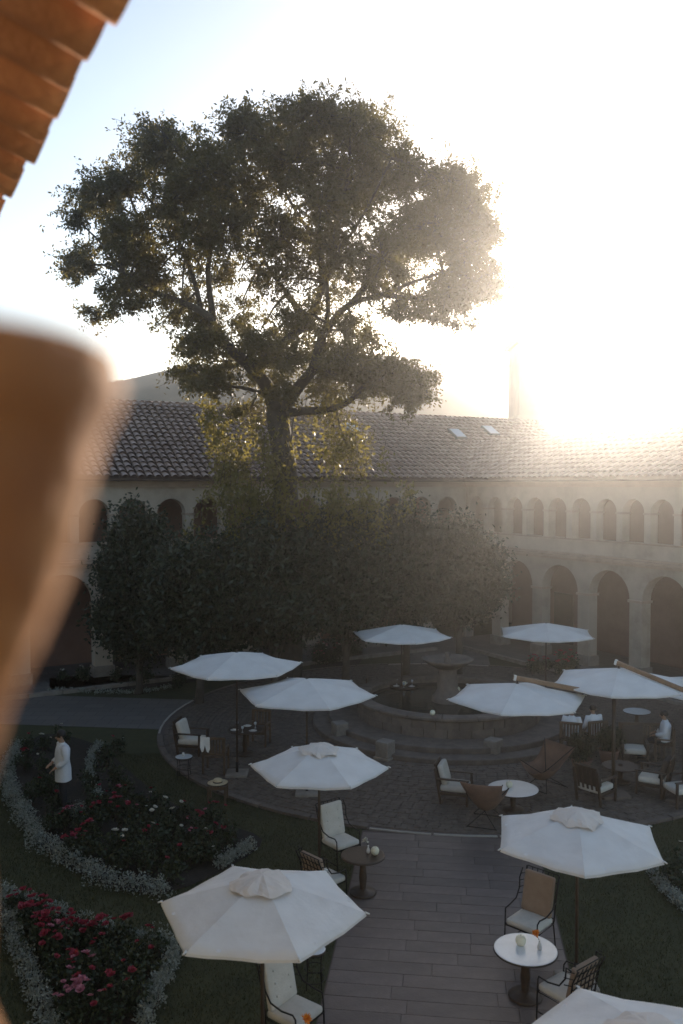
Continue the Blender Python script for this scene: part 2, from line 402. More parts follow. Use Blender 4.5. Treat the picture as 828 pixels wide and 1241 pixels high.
SLOPE = 0.627; EAVE = 7.75
def roof_tiles(x0, x1, run, back, pitch=0.335, expo=0.36):
    """barrel tiles on the courtyard slope (and the back slope): joined, far too small to pick apart"""
    vs = []
    cs = 1 / math.sqrt(1 + SLOPE ** 2); sn = SLOPE * cs
    L = (run + 0.5) / cs; rows = int(L / expo) + 1; cols = int((x1 - x0) / pitch)
    sides = [(-0.5, 1)] + ([(2 * run + .5, -1)] if back else [])
    for (ys, sg) in sides:
        for c in range(cols + 1):
            xc = x0 + (c + .5) * pitch
            if xc > x1: continue
            for k in range(rows):
                s0 = k * expo - 0.06; s1 = min(s0 + expo + 0.07, L + .02)
                dx = rnd.uniform(-.018, .018); lift = rnd.uniform(0.0, .018); ds = rnd.uniform(-.02, .02)
                a, b = [], []
                for j in range(6):
                    an = math.pi * j / 5
                    for (s_, rr, up, arr) in ((s0 + ds, .135, .085 + lift, a), (s1 + ds, .105, .010, b)):
                        hx = xc + dx + rr * math.cos(an); hz = rr * .8 * math.sin(an) + up
                        y = ys + sg * (s_ * cs - hz * sn); z = EAVE + .05 + s_ * sn + hz * cs
                        arr.append((hx, y, z))
                for j in range(5):
                    q = [a[j], a[j + 1], b[j + 1], b[j]]
                    vs += q if sg < 0 else q[::-1]
    return vs
def wing(name, label, loc, rz, x0, x1, rx0, rx1, run, up_c, up_r, lo_c, lo_r, lo_spring, skylights=()):
    W = empty(name, loc, rz); prop(W, label, 'building')
    th = 0.5
    g = G(); arch_wall(g, x0, x1, 0, 4.45, lo_c, lo_r, lo_spring, 0.0, th); lw = g.build('lower_arcade', M['plaster'], W)
    g = G(); arch_wall(g, x0, x1, 4.45, EAVE - .02, up_c, up_r, 6.97 - up_r, 5.22, th - .1, .05); uw = g.build('upper_arcade', M['plaster'], W)
    g = G(); g.box(((x0 + x1) / 2, -.06, 4.52), (x1 - x0, .22, .10)); g.box(((x0 + x1) / 2, -.03, 4.40), (x1 - x0, .14, .10)); g.box(((x0 + x1) / 2, .0, 4.62), (x1 - x0, .16, .07)); g.build('string_course', M['trim'], W)
    g = G(); g.box(((x0 + x1) / 2, .22, 5.25), (x1 - x0, .5, .07)); g.build('sill', M['trim'], W)
    g = G(); g.box(((x0 + x1) / 2, -.08, EAVE - .14), (x1 - x0, .26, .12)); g.box(((x0 + x1) / 2, .0, EAVE - .26), (x1 - x0, .16, .10)); g.build('cornice', M['trim'], W)
    # plinth of each lower pier, impost of each pier
    ed = sorted(lo_c); piers = [(x0, ed[0] - lo_r)] + [(ed[i] + lo_r, ed[i + 1] - lo_r) for i in range(len(ed) - 1)] + [(ed[-1] + lo_r, x1)]
    for (a, b) in piers:
        g = G(); g.box(((a + b) / 2, .25, lo_spring - .04), (b - a + .10, .62, .10)); g.build('impost', M['trim'], W)
        g = G(); g.box(((a + b) / 2, .25, .22), (b - a + .12, .64, .44)); g.build('plinth', M['stone'], W)
    eu = sorted(up_c)
    for i in range(len(eu) - 1):
        a, b = eu[i] + up_r, eu[i + 1] - up_r
        g = G(); g.box(((a + b) / 2, .25, 6.97 - up_r - .03), (b - a + .07, .47, .08)); g.build('capital', M['trim'], W)
    g = G(); g.box(((x0 + x1) / 2, 3.1, 2.2), (x1 - x0, .2, 4.4)); g.build('gallery_wall', M['plaster_red'], W)
    g = G(); g.box(((x0 + x1) / 2, 3.1, 6.1), (x1 - x0, .2, 3.2)); g.build('upper_gallery_wall', M['plaster_red'], W)
    g = G(); g.box(((x0 + x1) / 2, 1.75, 4.44), (x1 - x0, 2.48, .14)); g.build('gallery_floor', M['wood'], W)
    # doors in the gallery back wall behind some arches
    for c in sorted(lo_c)[1::3]:
        g = G(); g.box((c, 2.96, 1.2), (1.2, .08, 2.4)); d = g.build('door', M['wood'], W)
        g = G(); g.tube([(c + .45, 2.86, 1.05), (c + .45, 2.86, 1.2)], .02, 6); g.build('handle', M['iron'], d)
    # back wall, gables and roof deck
    zr = EAVE + SLOPE * (run + .5)
    g = G(); g.box(((rx0 + rx1) / 2, 2 * run - .1, EAVE / 2), (rx1 - rx0, .3, EAVE)); g.build('back_wall', M['plaster'], W)
    for xx in (rx0 + .2, rx1 - .2):
        g = G(); t_ = .15
        prof = [(0.35, 0 if xx > x1 or xx < x0 + 1 else EAVE - .1), (2 * run - .3, 0 if xx > x1 or xx < x0 + 1 else EAVE - .1), (2 * run - .3, EAVE + SLOPE * .5), (run, zr - .12), (.35, EAVE + SLOPE * .5)]
        vv = [(xx - t_, y, z) for y, z in prof] + [(xx + t_, y, z) for y, z in prof]
        g.add(vv, [(0, 1, 2, 3, 4), (9, 8, 7, 6, 5)] + [(i, 5 + i, 5 + (i + 1) % 5, (i + 1) % 5) for i in range(5)]); g.build('gable_wall', M['plaster'], W)
    g = G(); e = .07
    sec = [(-.5, EAVE), (run, zr), (2 * run + .5, EAVE), (2 * run + .5, EAVE - e), (run, zr - e), (-.5, EAVE - e)]
    vv = [(rx0, y, z) for y, z in sec] + [(rx1, y, z) for y, z in sec]
    g.add(vv, [(0, 1, 4, 5), (1, 2, 3, 4), (11, 10, 7, 6), (10, 9, 8, 7)] + [(i, 6 + i, 6 + (i + 1) % 6, (i + 1) % 6) for i in range(6)])
    rf = g.build('roof', M['deck'], W)
    tl = link('roof_tiles', npmesh('roof_tiles', roof_tiles(rx0, rx1, run, False), 4, M['tile_far']), rf); tl['kind'] = 'stuff'
    g = G(); k = 0; x = rx0
    while x < rx1:
        g.tube([(x, run, zr + .05), (x + .45, run, zr + .045)], [.15, .125], 8); x += .40
    rc = g.build('ridge_tiles', M['tile_far'], rf); rc['kind'] = 'stuff'
    for (sx, sy) in skylights:
        z = EAVE + SLOPE * (sy + .5); m = Matrix.Rotation(math.atan(SLOPE), 3, 'X')
        g = G(); g.box((sx, sy, z + .20), (.74, 1.0, .12), m); s_ = g.build('skylight', M['lead'], rf)
        g = G(); g.box((sx, sy - .04, z + .275), (.60, .86, .02), m); g.build('pane', M['glass'], s_)
    return W
CORNER = (6.14, 42.7, 0)
bc = [-16.6 + 1.55 * k for k in range(-6, 11)]
bl = [-16.6 + 3.1 * k + .3 for k in range(-3, 6)]
back = wing('cloister_wing', 'two storey arcaded cloister wing with long tiled roof and skylights behind the big tree', CORNER, R(30), -27, 0, -27, 9, 5.0,
            bc, .60, bl, 1.20, 2.9, skylights=())
rc_ = [3.5 + 1.375 * k for k in range(-2, 18)]
rl = [6.45 + 2.75 * k for k in range(-2, 8)]
right = wing('cloister_wing', 'two storey arcaded cloister wing below the church tower, lower tiled roof', CORNER, R(-60), 0, 27, -6, 27, 2.6,
             rc_, .53, rl, 1.07, 3.03)
# skylights: where the pixel rays meet the roof plane of the back wing
def roof_hit(px, py):
    d = ray(px, py); nB = Vector((-.5, .866, 0)); uB = Vector((.866, .5, 0)); o = Vector((0, 0, CAMZ)) - Vector(CORNER)
    # z = EAVE + S*(y+.5)
    t = (EAVE + SLOPE * (o.dot(nB) + .5) - CAMZ) / (d.z - SLOPE * d.dot(nB)); p = o + d * t
    return p.dot(uB), p.dot(nB)
roof_b = [c for c in back.children if c.name.startswith('roof')][0]
for (px, py) in ((553, 530), (593, 526), (424, 523)):
    sx, sy = roof_hit(px, py); z = EAVE + SLOPE * (sy + .5); m = Matrix.Rotation(math.atan(SLOPE), 3, 'X')
    g = G(); g.box((sx, sy - .1, z + .17), (.72, .95, .12), m); s_ = g.build('skylight', M['lead'], roof_b)
    g = G(); g.box((sx, sy - .15, z + .24), (.60, .82, .02), m); g.build('pane', M['glass'], s_)
# walkways in front of the two wings with a low kerb
for (rz, x0, x1) in ((R(30), -27, .0), (R(-60), 0.0, 27)):
    e = empty('walkway', CORNER, rz); e['kind'] = 'structure'
    g = G(); yo = -1.9
    xa, xb = (x0, -1.9) if rz > 0 else (1.9 - 1.9, x1)
    g.add([(xa, -1.9, .02), (xb, -1.9, .02), (xb, 3.0, .02), (xa, 3.0, .02)], [(0, 1, 2, 3)]); g.build('paving', M['pathslab'], e)
    xx = (x0 if rz > 0 else 1.95)
    end = -2.1 if rz > 0 else x1
    kb = G(); kb.box((.58, 0, .07), (1.16, .22, .14)); kme = kb.mesh('kerb_stone', M['stone'])
    while xx < end - 1.2:
        link('kerb_stone', kme, e, (xx, -2.01, 0)); xx += 1.19

# ------------------------------------------------------------------ the gallery the photograph is taken from
U = Vector((-.5, .866, 0)); NN = Vector((.866, .5, 0))
Lw = empty('cloister_wing', (0, 0, 0), R(120)); prop(Lw, 'near cloister gallery with overhanging terracotta eave above the urn', 'building')
# local x = U (along the wing), local y = -NN (into the building)
assert (Matrix.Rotation(R(120), 3, 'Z') @ Vector((1, 0, 0)) - U).length < .01
g = G(); g.box((8, .05, 3.42), (40, .36, 6.84)); g.build('parapet_wall', M['cream'], Lw)
g = G(); g.box((8, 3.2, 4.6), (40, .2, 9.2)); g.build('gallery_wall', M['cream'], Lw)
g = G(); g.box((8, 1.66, 5.75), (40, 2.86, .2)); g.build('gallery_floor', M['stone'], Lw)
EZ = CAMZ + 1.24; S2 = 0.42
g = G(); m = Matrix.Rotation(math.atan(S2), 3, 'X')
for (ya, yb, dz0, mt, nm) in ((-.42, 3.3, .02, 'cream', 'soffit'), (-.46, 3.3, .105, 'deck', 'roof_deck')):
    g = G(); za = EZ + (ya + .64) * S2 + dz0; zb_ = EZ + (yb + .64) * S2 + dz0; th_ = .06
    vv = [(x, y, z) for x in (-12, 28) for (y, z) in ((ya, za), (yb, zb_), (yb, zb_ + th_), (ya, za + th_))]
    g.add(vv, [(0, 1, 2, 3), (7, 6, 5, 4), (0, 4, 5, 1), (1, 5, 6, 2), (2, 6, 7, 3), (3, 7, 4, 0)]); g.build(nm, M[mt], Lw)
def barrel(up, rA, rB, L):
    g = G(); N = 9; vv = []
    for (s_, rr) in ((0, rA), (L * .5, (rA + rB) / 2), (L, rB)):
        for t_ in (0, .014):
            for j in range(N + 1):
                an = math.pi * j / N; q = rr - t_
                z = q * math.sin(an) * .95
                vv.append((q * math.cos(an), s_, z if up else -z))
    k = N + 1; fs = []
    for seg in range(2):
        a = seg * 2 * k; b = (seg + 1) * 2 * k
        for j in range(N):
            fs.append((a + j, a + j + 1, b + j + 1, b + j)); fs.append((a + k + j, b + k + j, b + k + j + 1, a + k + j + 1))
        for j in (0, N): fs.append((a + j, b + j, b + k + j, a + k + j))
    for base in (0, 4 * k):
        for j in range(N): fs.append((base + j, base + k + j, base + k + j + 1, base + j + 1))
    g.add(vv, fs, True); return g.mesh('roof_tile', M['tile_near'])
pan, cov = barrel(False, .105, .125, .48), barrel(True, .105, .085, .48)
for k in range(-6, 60):
    for r_ in range(4):
        s0 = -.672 + r_ * .38
        for (me, dx, dz, ov) in ((pan, 0, .085, 0), (cov, .115, .10, .05)):
            if k > 34 and (me is pan or r_ > 0): continue
            o = link('roof_tile', me, Lw, (k * .23 + dx + rnd.uniform(-.008, .008), s0 + ov + rnd.uniform(-.02, .02), EZ + (s0 + .64) * S2 + dz + r_ * .012))
            o.rotation_euler = (math.atan(S2) - .03 + rnd.uniform(-.02, .02), rnd.uniform(-.03, .03), rnd.uniform(-.025, .025))
# urn on the parapet
UD = .42; ax = at(-100, 600, UD); ux, uy = ax.x, ax.y; k_ = UD / .65
body_ = [(.040, 7.26), (.062, 7.33), (.082, 7.372), (.108, 7.43), (.122, 7.49), (.128, 7.515), (.136, 7.54), (.146, 7.558), (.150, 7.575), (.150, 7.588), (.146, 7.602), (.128, 7.612), (.118, 7.60), (.112, 7.55), (.095, 7.47), (0.0, 7.46)]
prof = [(.0, 7.15), (.075, 7.15), (.078, 7.165), (.070, 7.18), (.040, 7.20), (.026, 7.24), (.028, 7.29)] + [(r * k_, CAMZ + (z - CAMZ) * k_) for r, z in body_]
UR = empty('urn', (ux, uy, 6.84)); prop(UR, 'terracotta goblet urn standing on the near gallery parapet', 'urn')
g = G(); g.lathe([(r, z - 6.84) for r, z in prof], 48); g.build('body', M['terracotta'], UR)
g = G(); g.rbox((0, 0, .155), (.17, .17, .31), .01, Matrix.Rotation(R(30), 3, 'Z')); g.build('plinth', M['stone'], UR)

# ------------------------------------------------------------------ church tower, hills
TW = empty('church_tower', (0, 0, 0)); TD = 62.0
tl_, tr_ = at(630, 405, TD), at(698, 405, TD); hw = (tr_.x - tl_.x) / 2; tx = (tl_.x + tr_.x) / 2
TW.location = (tx, TD + hw, 0); TW.rotation_euler = (0, 0, R(0)); topz = tl_.z
prop(TW, 'hazy stone church tower with corner pinnacles rising behind the cloister roof', 'church tower')
g = G(); arch_wall(g, -hw, hw, 0, topz - .6, [-.42 * hw, .42 * hw], .22 * hw, topz - 3.0, topz - 5.2, .5, -hw); arch_wall(g, -hw, hw, 0, topz - .6, [0], .3 * hw, topz - 3.0, topz - 5.2, .5, hw - .5)
g.box((-hw + .25, 0, (topz - .6) / 2), (.5, 2 * hw - 1.0, topz - .6)); g.box((hw - .25, 0, (topz - .6) / 2), (.5, 2 * hw - 1.0, topz - .6)); g.build('tower_wall', M['church'], TW)
g = G(); g.box((0, 0, topz / 2 - .4), (2 * hw - 1.3, 2 * hw - 1.5, topz - 1.2)); g.build('bell_chamber', M['church'], TW)
for z_, ex in ((topz - .45, .3), (topz - 5.9, .2), (topz - 11, .15)):
    g = G(); g.box((0, 0, z_), (2 * hw + ex * 2, 2 * hw + ex * 2, .34)); g.build('cornice', M['church'], TW)
for sx in (-1, 1):
    for sy in (-1, 1):
        g = G(); g.box((sx * (hw - .35), sy * (hw - .35), topz + .1), (.7, .7, .8)); g.lathe([(.36, .5), (.22, 1.0), (.24, 1.1), (.0, 1.9)], 8, (sx * (hw - .35), sy * (hw - .35), topz - .05)); g.build('pinnacle', M['church'], TW)
bw = hw * .62
g = G(); arch_wall(g, -bw, bw, topz - .3, topz + 1.3, [0], .3 * bw, topz + .55, topz - .1, .3, -bw); arch_wall(g, -bw, bw, topz - .3, topz + 1.3, [0], .3 * bw, topz + .55, topz - .1, .3, bw - .3)
g.box((-bw + .15, 0, topz + .5), (.3, 2 * bw - .6, 1.6)); g.box((bw - .15, 0, topz + .5), (.3, 2 * bw - .6, 1.6)); g.box((0, 0, topz + 1.42), (2 * bw + .3, 2 * bw + .3, .22)); g.build('belfry', M['church'], TW)
for sx in (-1, 1):
    for sy in (-1, 1):
        g = G(); g.lathe([(.20, 0), (.12, .3), (.14, .36), (.0, .9)], 8, (sx * (bw - .1), sy * (bw - .1), topz + 1.5)); g.build('spirelet', M['church'], TW)

def ridge_y(px):                    # the skyline of the photograph
    xs = [-900, -400, 0, 140, 240, 330, 480, 540, 630, 700, 900, 1300, 1900]
    ys = [500, 490, 474, 466, 456, 452, 441, 440, 446, 462, 478, 488, 500]
    return float(np.interp(px, xs, ys))
g = G(); rows_ = 16; cols_ = 110; vv = []; ridge = []
HD = 190.0
for j in range(rows_):
    f = j / (rows_ - 1)
    for i in range(cols_):
        px = -1700 + 4200 * i / (cols_ - 1); x_ = (px - 414) / FPX
        top = at(px, ridge_y(px), HD).z
        dist = 105 + (HD - 105) * min(1, f / .8) + max(0, f - .8) * 200
        prof_ = (math.sin(min(1, f / .8) * math.pi / 2) ** 1.2) if f < .8 else 1 - (f - .8) * 1.6
        nz = (math.sin(i * .9 + j * .7) + math.sin(i * .37 - j * 1.1) * 1.5 + rnd.uniform(-.6, .6)) * (.7 if f < .75 else .2) * min(1, f * 4)
        vv.append((x_ * dist, dist, -.5 + (top + .5) * prof_ + nz))
fs = [(j * cols_ + i, j * cols_ + i + 1, (j + 1) * cols_ + i + 1, (j + 1) * cols_ + i) for j in range(rows_ - 1) for i in range(cols_ - 1)]
g.add(vv, fs, True); prop(g.build('hills', M['hill']), kind='structure')
# trees along the skyline: a far wood, one mass
pts = []
for k in range(900):
    px = rnd.uniform(120, 660); 
    if rnd.random() < .35: px = rnd.uniform(145, 245)
    b = at(px, ridge_y(px) + rnd.uniform(-1.0, 5), HD - rnd.uniform(0, 8)); s_ = rnd.uniform(.35, .85)
    for q in range(22): pts.append((b.x + rnd.gauss(0, s_), b.y + rnd.gauss(0, s_), b.z + rnd.gauss(0, s_ * .6)))
prop(link('ridge_wood', npmesh('ridge_wood', leaf_quads(np.array(pts), .45, .8), 4, M['hilltree'])), 'scrubby wood along the skyline of the hills', 'wood', kind='stuff')

# ------------------------------------------------------------------ the great tree
TDp = 31.0
tree = empty('tall_tree', gp(348, 842)); prop(tree, 'tall spreading tree with dark feathery crown rising over the cloister roof', 'tree')
TO = tree.location.copy()
limbs = []                          # lists of (point, radius)
def limb(pxs, r0, r1, dy0=0.0, dy1=0.0):
    k = len(pxs); out = []
    for i, (x, y) in enumerate(pxs):
        f = i / (k - 1); p = at(x, y, TDp) ; dd = dy0 + (dy1 - dy0) * f
        p = p + Vector((rnd.uniform(-.06, .06), dd, rnd.uniform(-.06, .06)))
        out.append((p, (r0 + (r1 - r0) * f ** .8) * (.82 if r0 < .6 else .88)))
    # smooth by Catmull-Rom
    P = [q[0] for q in out]; Rr = [q[1] for q in out]; res = []
    for i in range(k - 1):
        p0, p1, p2, p3 = P[max(0, i - 1)], P[i], P[i + 1], P[min(k - 1, i + 2)]
        for s_ in range(4):
            t = s_ / 4
            q = .5 * ((2 * p1) + (p2 - p0) * t + (2 * p0 - 5 * p1 + 4 * p2 - p3) * t * t + (3 * p1 - p0 - 3 * p2 + p3) * t ** 3)
            res.append((q, Rr[i] + (Rr[i + 1] - Rr[i]) * t))
    res.append((P[-1], Rr[-1])); limbs.append(res); return res
limb([(348, 843), (349, 780), (350, 700), (347, 620), (343, 560), (339, 520), (336, 500)], .62, .44)
limb([(337, 506), (325, 475), (306, 446), (277, 424), (262, 392), (228, 378), (200, 366), (165, 345)], .38, .05, 0, -2.0)
limb([(277, 424), (250, 385), (235, 340), (215, 290), (190, 250), (150, 240)], .17, .03, -.8, 2.2)
limb([(262, 392), (262, 340), (270, 290), (250, 240), (210, 195)], .15, .03, -1, -3.0)
limb([(306, 446), (330, 428), (352, 410), (372, 388), (386, 355), (392, 320), (378, 280), (350, 230), (330, 190)], .27, .04, -.4, 1.5)
limb([(386, 355), (405, 320), (412, 280), (420, 230), (425, 180)], .15, .03, .4, -2.5)
limb([(372, 388), (345, 350), (320, 310), (300, 260), (290, 200)], .13, .03, .2, 3.0)
limb([(338, 505), (360, 472), (378, 450), (392, 415), (404, 394), (426, 374), (462, 364), (500, 352), (540, 340)], .30, .04, 0, -1.6)
limb([(426, 374), (450, 340), (470, 300), (500, 260), (545, 235)], .15, .03, -.9, 2.0)
limb([(462, 364), (500, 368), (540, 358), (575, 345), (595, 340)], .12, .03, -1, .8)
limb([(392, 415), (398, 380), (402, 340), (440, 280), (470, 230)], .14, .03, .3, -2.8)
limb([(339, 502), (365, 500), (392, 498), (418, 491), (438, 474), (453, 455), (470, 448), (500, 462), (515, 480)], .22, .03, 0, -1.2)
limb([(328, 480), (300, 470), (270, 468), (245, 460), (225, 440)], .10, .02, 0, -1)
limb([(405, 497), (412, 520), (425, 545), (430, 570)], .06, .02, -.3, -.8)
g = G()
for L in limbs: g.tube([p - TO for p, r in L], [r for p, r in L], 9)
tr_ob = g.build('trunk', M['bark'], tree)
nodes = np.array([p for L in limbs[1:] for p, r in L])
# clumps: pixel centre, half-axes in pixels, depth offsets, density
CL = [(118, 238, 38, 30, 1), (103, 318, 26, 20, .55), (150, 285, 45, 36, .8), (198, 182, 44, 36, 1.2), (150, 215, 36, 24, .9), (135, 352, 30, 18, .4), (205, 240, 50, 40, .85), (180, 345, 42, 24, .55),
      (252, 205, 48, 42, 1.1), (304, 165, 50, 38, 1.3), (375, 142, 62, 32, 1.4), (436, 160, 52, 36, 1.3), (350, 200, 60, 44, 1.1), (430, 225, 58, 46, 1.3), (482, 205, 36, 34, 1.0), (275, 275, 50, 42, .6), (340, 285, 56, 36, .55),
      (232, 290, 40, 34, .6), (535, 222, 46, 28, 1.2), (570, 252, 33, 34, 1.1), (515, 275, 56, 44, 1.3), (572, 312, 34, 28, .9), (588, 355, 22, 20, .6), (548, 352, 44, 26, 1.0), (468, 310, 48, 40, .95), (505, 368, 44, 14, .4),
      (405, 300, 40, 34, .6), (245, 335, 34, 28, .4), (238, 418, 33, 26, .8), (225, 452, 26, 14, .45), (258, 462, 32, 22, .8), (415, 432, 44, 26, .7), (372, 425, 26, 20, .4), (450, 415, 30, 22, .45), (500, 466, 36, 32, 1.2), (470, 455, 30, 24, .7),
      (330, 345, 46, 28, .5), (290, 375, 38, 32, .5), (320, 400, 34, 22, .4), (560, 385, 36, 18, .4), (440, 350, 34, 24, .45), (355, 320, 40, 30, .5), (215, 385, 36, 20, .35), (160, 372, 34, 14, .25), (295, 330, 40, 30, .45), (430, 395, 24, 18, .3), (345, 470, 26, 18, .3), (300, 500, 34, 20, .4), (170, 320, 46, 30, .6), (225, 365, 40, 24, .5), (250, 395, 30, 22, .5), (120, 375, 26, 12, .25), (395, 345, 38, 26, .5), (400, 455, 30, 18, .5), (435, 445, 34, 22, .8), (270, 440, 28, 20, .5), (480, 385, 34, 12, .3), (525, 385, 34, 14, .35), (590, 275, 20, 24, .6), (85, 325, 14, 12, .3), (90, 265, 16, 16, .4), (600, 330, 14, 18, .4), (310, 415, 32, 26, .6), (345, 435, 34, 22, .6), (385, 395, 30, 24, .5), (360, 380, 30, 22, .4), (395, 470, 34, 18, .5), (320, 460, 26, 20, .5), (445, 470, 30, 16, .4), (300, 230, 50, 40, .8), (390, 245, 50, 40, .8), (560, 290, 36, 30, .8)]
twigs = G(); LP = []
PXM = TDp / FPX
for (cx_, cy_, rx, ry, dens) in CL:
    u_ = (cx_ - 345) / 270; v_ = (cy_ - 280) / 190
    dep = 4.6 * math.sqrt(max(.12, 1 - u_ * u_ * .9 - v_ * v_ * .7))
    layers = 2 if dens > .5 else 1
    for ly in range(layers):
        dy = rnd.uniform(-dep, dep) if layers == 1 else (dep * rnd.uniform(.25, .8) * (1 if ly else -1))
        c = at(cx_ + rnd.uniform(-6, 6), cy_ + rnd.uniform(-5, 5), TDp + dy)
        sc_ = (TDp + dy) / FPX
        ex = np.array([rx * sc_, (rx + ry) * .5 * sc_, ry * sc_])
        k = int(np.argmin(((nodes - np.array(c)) ** 2).sum(1))); root = Vector(nodes[k])
        twigs.tube([root, root.lerp(c, .5) + Vector((0, 0, .15)), c], [.055, .04, .022], 5, cap=False)
        nt_ = int(36 * rx * ry / 1600 * dens ** 1.2 * (.8 if cy_ < 260 else 1.0)) + 12
        for t_ in range(nt_):
            d = nr.normal(size=3); d /= np.linalg.norm(d); rr = nr.uniform(.5, 1.0) if nr.uniform() < .8 else nr.uniform(1.0, 1.28)
            e = np.array(c) + d * ex * rr; b = np.array(c) + d * ex * .15
            mid = (b + e) / 2 + nr.normal(size=3) * .08
            twigs.tube([Vector(b), Vector(mid), Vector(e)], [.018, .012, .006], 3, cap=False)
            m_ = int(nr.integers(26, 50))
            f = nr.uniform(.30, 1.06, (m_, 1)) ** .8
            LP.append(b + (e - b) * f + nr.normal(size=(m_, 3)) * (.05 + .045 * f))
            for q in range(2):      # side sprays
                o_ = b + (e - b) * nr.uniform(.45, .95); e2 = o_ + nr.normal(size=3) * np.array([.36, .36, .26]); f2 = nr.uniform(.1, 1.05, (m_ // 2, 1))
                LP.append(o_ + (e2 - o_) * f2 + nr.normal(size=(m_ // 2, 3)) * .05)
for L in limbs[1:]:
    for (p, r) in L[6:]:
        for q in range(3):
            if nr.uniform() < .45: continue
            b = np.array(p) + nr.normal(size=3) * .1; e = b + nr.normal(size=3) * np.array([.75, .75, .6]); m_ = int(nr.integers(30, 60)); f = nr.uniform(.1, 1.05, (m_, 1))
            twigs.tube([Vector(b), Vector(e)], [.014, .005], 3, cap=False)
            LP.append(b + (e - b) * f + nr.normal(size=(m_, 3)) * (.06 + .10 * f))
twigs.v = [tuple(Vector(p) - TO) for p in twigs.v]
twigs.build('twigs', M['bark'], tree)['kind'] = 'stuff'
LP = np.concatenate(LP) - np.array(TO)
cr = link('crown', npmesh('crown', leaf_quads(LP, .14, .42), 4, M['leaf']), tree)
# creeper hanging from the trunk and low limbs
vine = empty('climbing_vine', gp(352, 846)); prop(vine, 'yellow green creeper climbing the trunk and hanging from the lowest limbs', 'vine')
VO = vine.location; VP = []; vt = G()
for (cx_, cy_, rx, ry, nst, dy) in ((270, 515, 34, 42, 16, -.8), (300, 560, 42, 40, 18, -1.2), (262, 560, 26, 34, 10, -1.0), (345, 560, 20, 50, 12, -.7), (330, 600, 50, 22, 16, -1.6), (400, 560, 44, 38, 12, -1.2), (430, 530, 34, 26, 8, -.8), (460, 600, 46, 24, 12, -1.6), (395, 490, 30, 18, 7, -.3), (290, 610, 46, 20, 14, -1.8), (390, 605, 50, 22, 14, -1.6)):
    for s_ in range(nst):
        x = cx_ + rnd.gauss(0, rx * .6); y = cy_ + rnd.gauss(-ry * .25, ry * .45)
        a = at(x, y, TDp + dy + rnd.uniform(-.7, .7)); Lg = rnd.uniform(.25, 1.7)
        b = a + Vector((rnd.uniform(-.3, .3), rnd.uniform(-.3, .3), -Lg))
        vt.tube([a - VO, a.lerp(b, .5) + Vector((rnd.uniform(-.1, .1), 0, 0)) - VO, b - VO], [.012, .010, .005], 3, cap=False)
        k = rnd.randint(40, 80); f = nr.uniform(0, 1, (k, 1)); VP.append(np.array(a) + (np.array(b) - np.array(a)) * f + nr.normal(size=(k, 3)) * .16)
vst = [at(352 + 4 * math.sin(i), 842 - i * 24, TDp - .5) - VO for i in range(15)]
vt.tube(vst, .03, 5)
vt.build('stem', M['bark'], vine)
link('leaves', npmesh('leaves', leaf_quads(np.concatenate(VP) - np.array(VO), .15, .6), 4, M['leaf_vine']), vine)

# ------------------------------------------------------------------ bushy evergreen trees in front of the far wing
def bush_tree(name, px, py_top, py_bot, rx, depth, label, group, mat='leaf_dark', n_=9000):
    top = at(px, py_top, depth); bot = at(px, py_bot, depth); rxm = rx * depth / FPX
    base = Vector((top.x, depth, 0)); T = empty(name, base); prop(T, label, 'tree', group)
    ch = (top.z + bot.z) / 2; rz_ = (top.z - bot.z) / 2
    g = G(); g.tube([(0, 0, -.05), (.05, .03, bot.z * .6), (0, 0, ch)], [.17, .13, .08], 8)
    for k in range(9):
        a = 2 * math.pi * k / 9 + rnd.random(); g.tube([(0, 0, bot.z * .7 + .1 * k), (math.cos(a) * rxm * .35, math.sin(a) * rxm * .35, ch - .3), (math.cos(a) * rxm * .75, math.sin(a) * rxm * .75, ch + rnd.uniform(-.5, .9) * rz_ * .7)], [.06, .04, .015], 5)
    g.build('trunk', M['bark'], T)
    P = []
    for k in range(int(n_ / 120)):
        d = nr.normal(size=3); d /= np.linalg.norm(d); rr = nr.uniform(.25, 1.0) ** .5
        if d[2] < -.2: d[2] *= .8
        c = np.array([0, 0, ch]) + d * np.array([rxm, rxm * .9, rz_]) * rr * nr.uniform(.85, 1.06)
        P.append(c + nr.normal(size=(120, 3)) * np.array([.30, .30, .24]))
    link('crown', npmesh('crown', leaf_quads(np.concatenate(P), .165, .55), 4, M[mat]), T)
    return T
GRP = 'evergreen trees in front of the arcade'
for k, (px, yt, yb, rx, dp, lb) in enumerate([
    (166, 614, 825, 46, 31.0, 'dark rounded evergreen tree, endmost of the row, slim and clear of the others'),
    (240, 644, 815, 80, 29.6, 'dark evergreen tree below the hanging creeper, gallery arches open above its top'),
    (332, 624, 795, 84, 29.6, 'dark evergreen tree right below the tall tree trunk'),
    (418, 606, 785, 82, 31.0, 'dark evergreen tree touched by sunlight along its top'),
    (492, 612, 775, 74, 32.0, 'dark evergreen tree standing over the fountain bowl'),
    (556, 628, 765, 52, 32.0, 'narrow dark evergreen tree at the corner of the two wings')]):
    bush_tree('evergreen_tree', px, yt, yb, rx, dp, lb, GRP, n_=28000)

# ------------------------------------------------------------------ fountain
FT = empty('fountain', (FX, FY, 0)); prop(FT, 'round stone fountain pool with a bowl on a pedestal in the paved circle', 'fountain')
for k, (r0, h) in enumerate(((4.25, .16), (3.75, .32))):
    g = G(); g.lathe([(r0 - .9, h - .17), (r0, h - .17), (r0, h - .02), (r0 - .02, h), (r0 - .9, h)], 64, smooth=False); g.build('step', M['stone_dark'], FT)
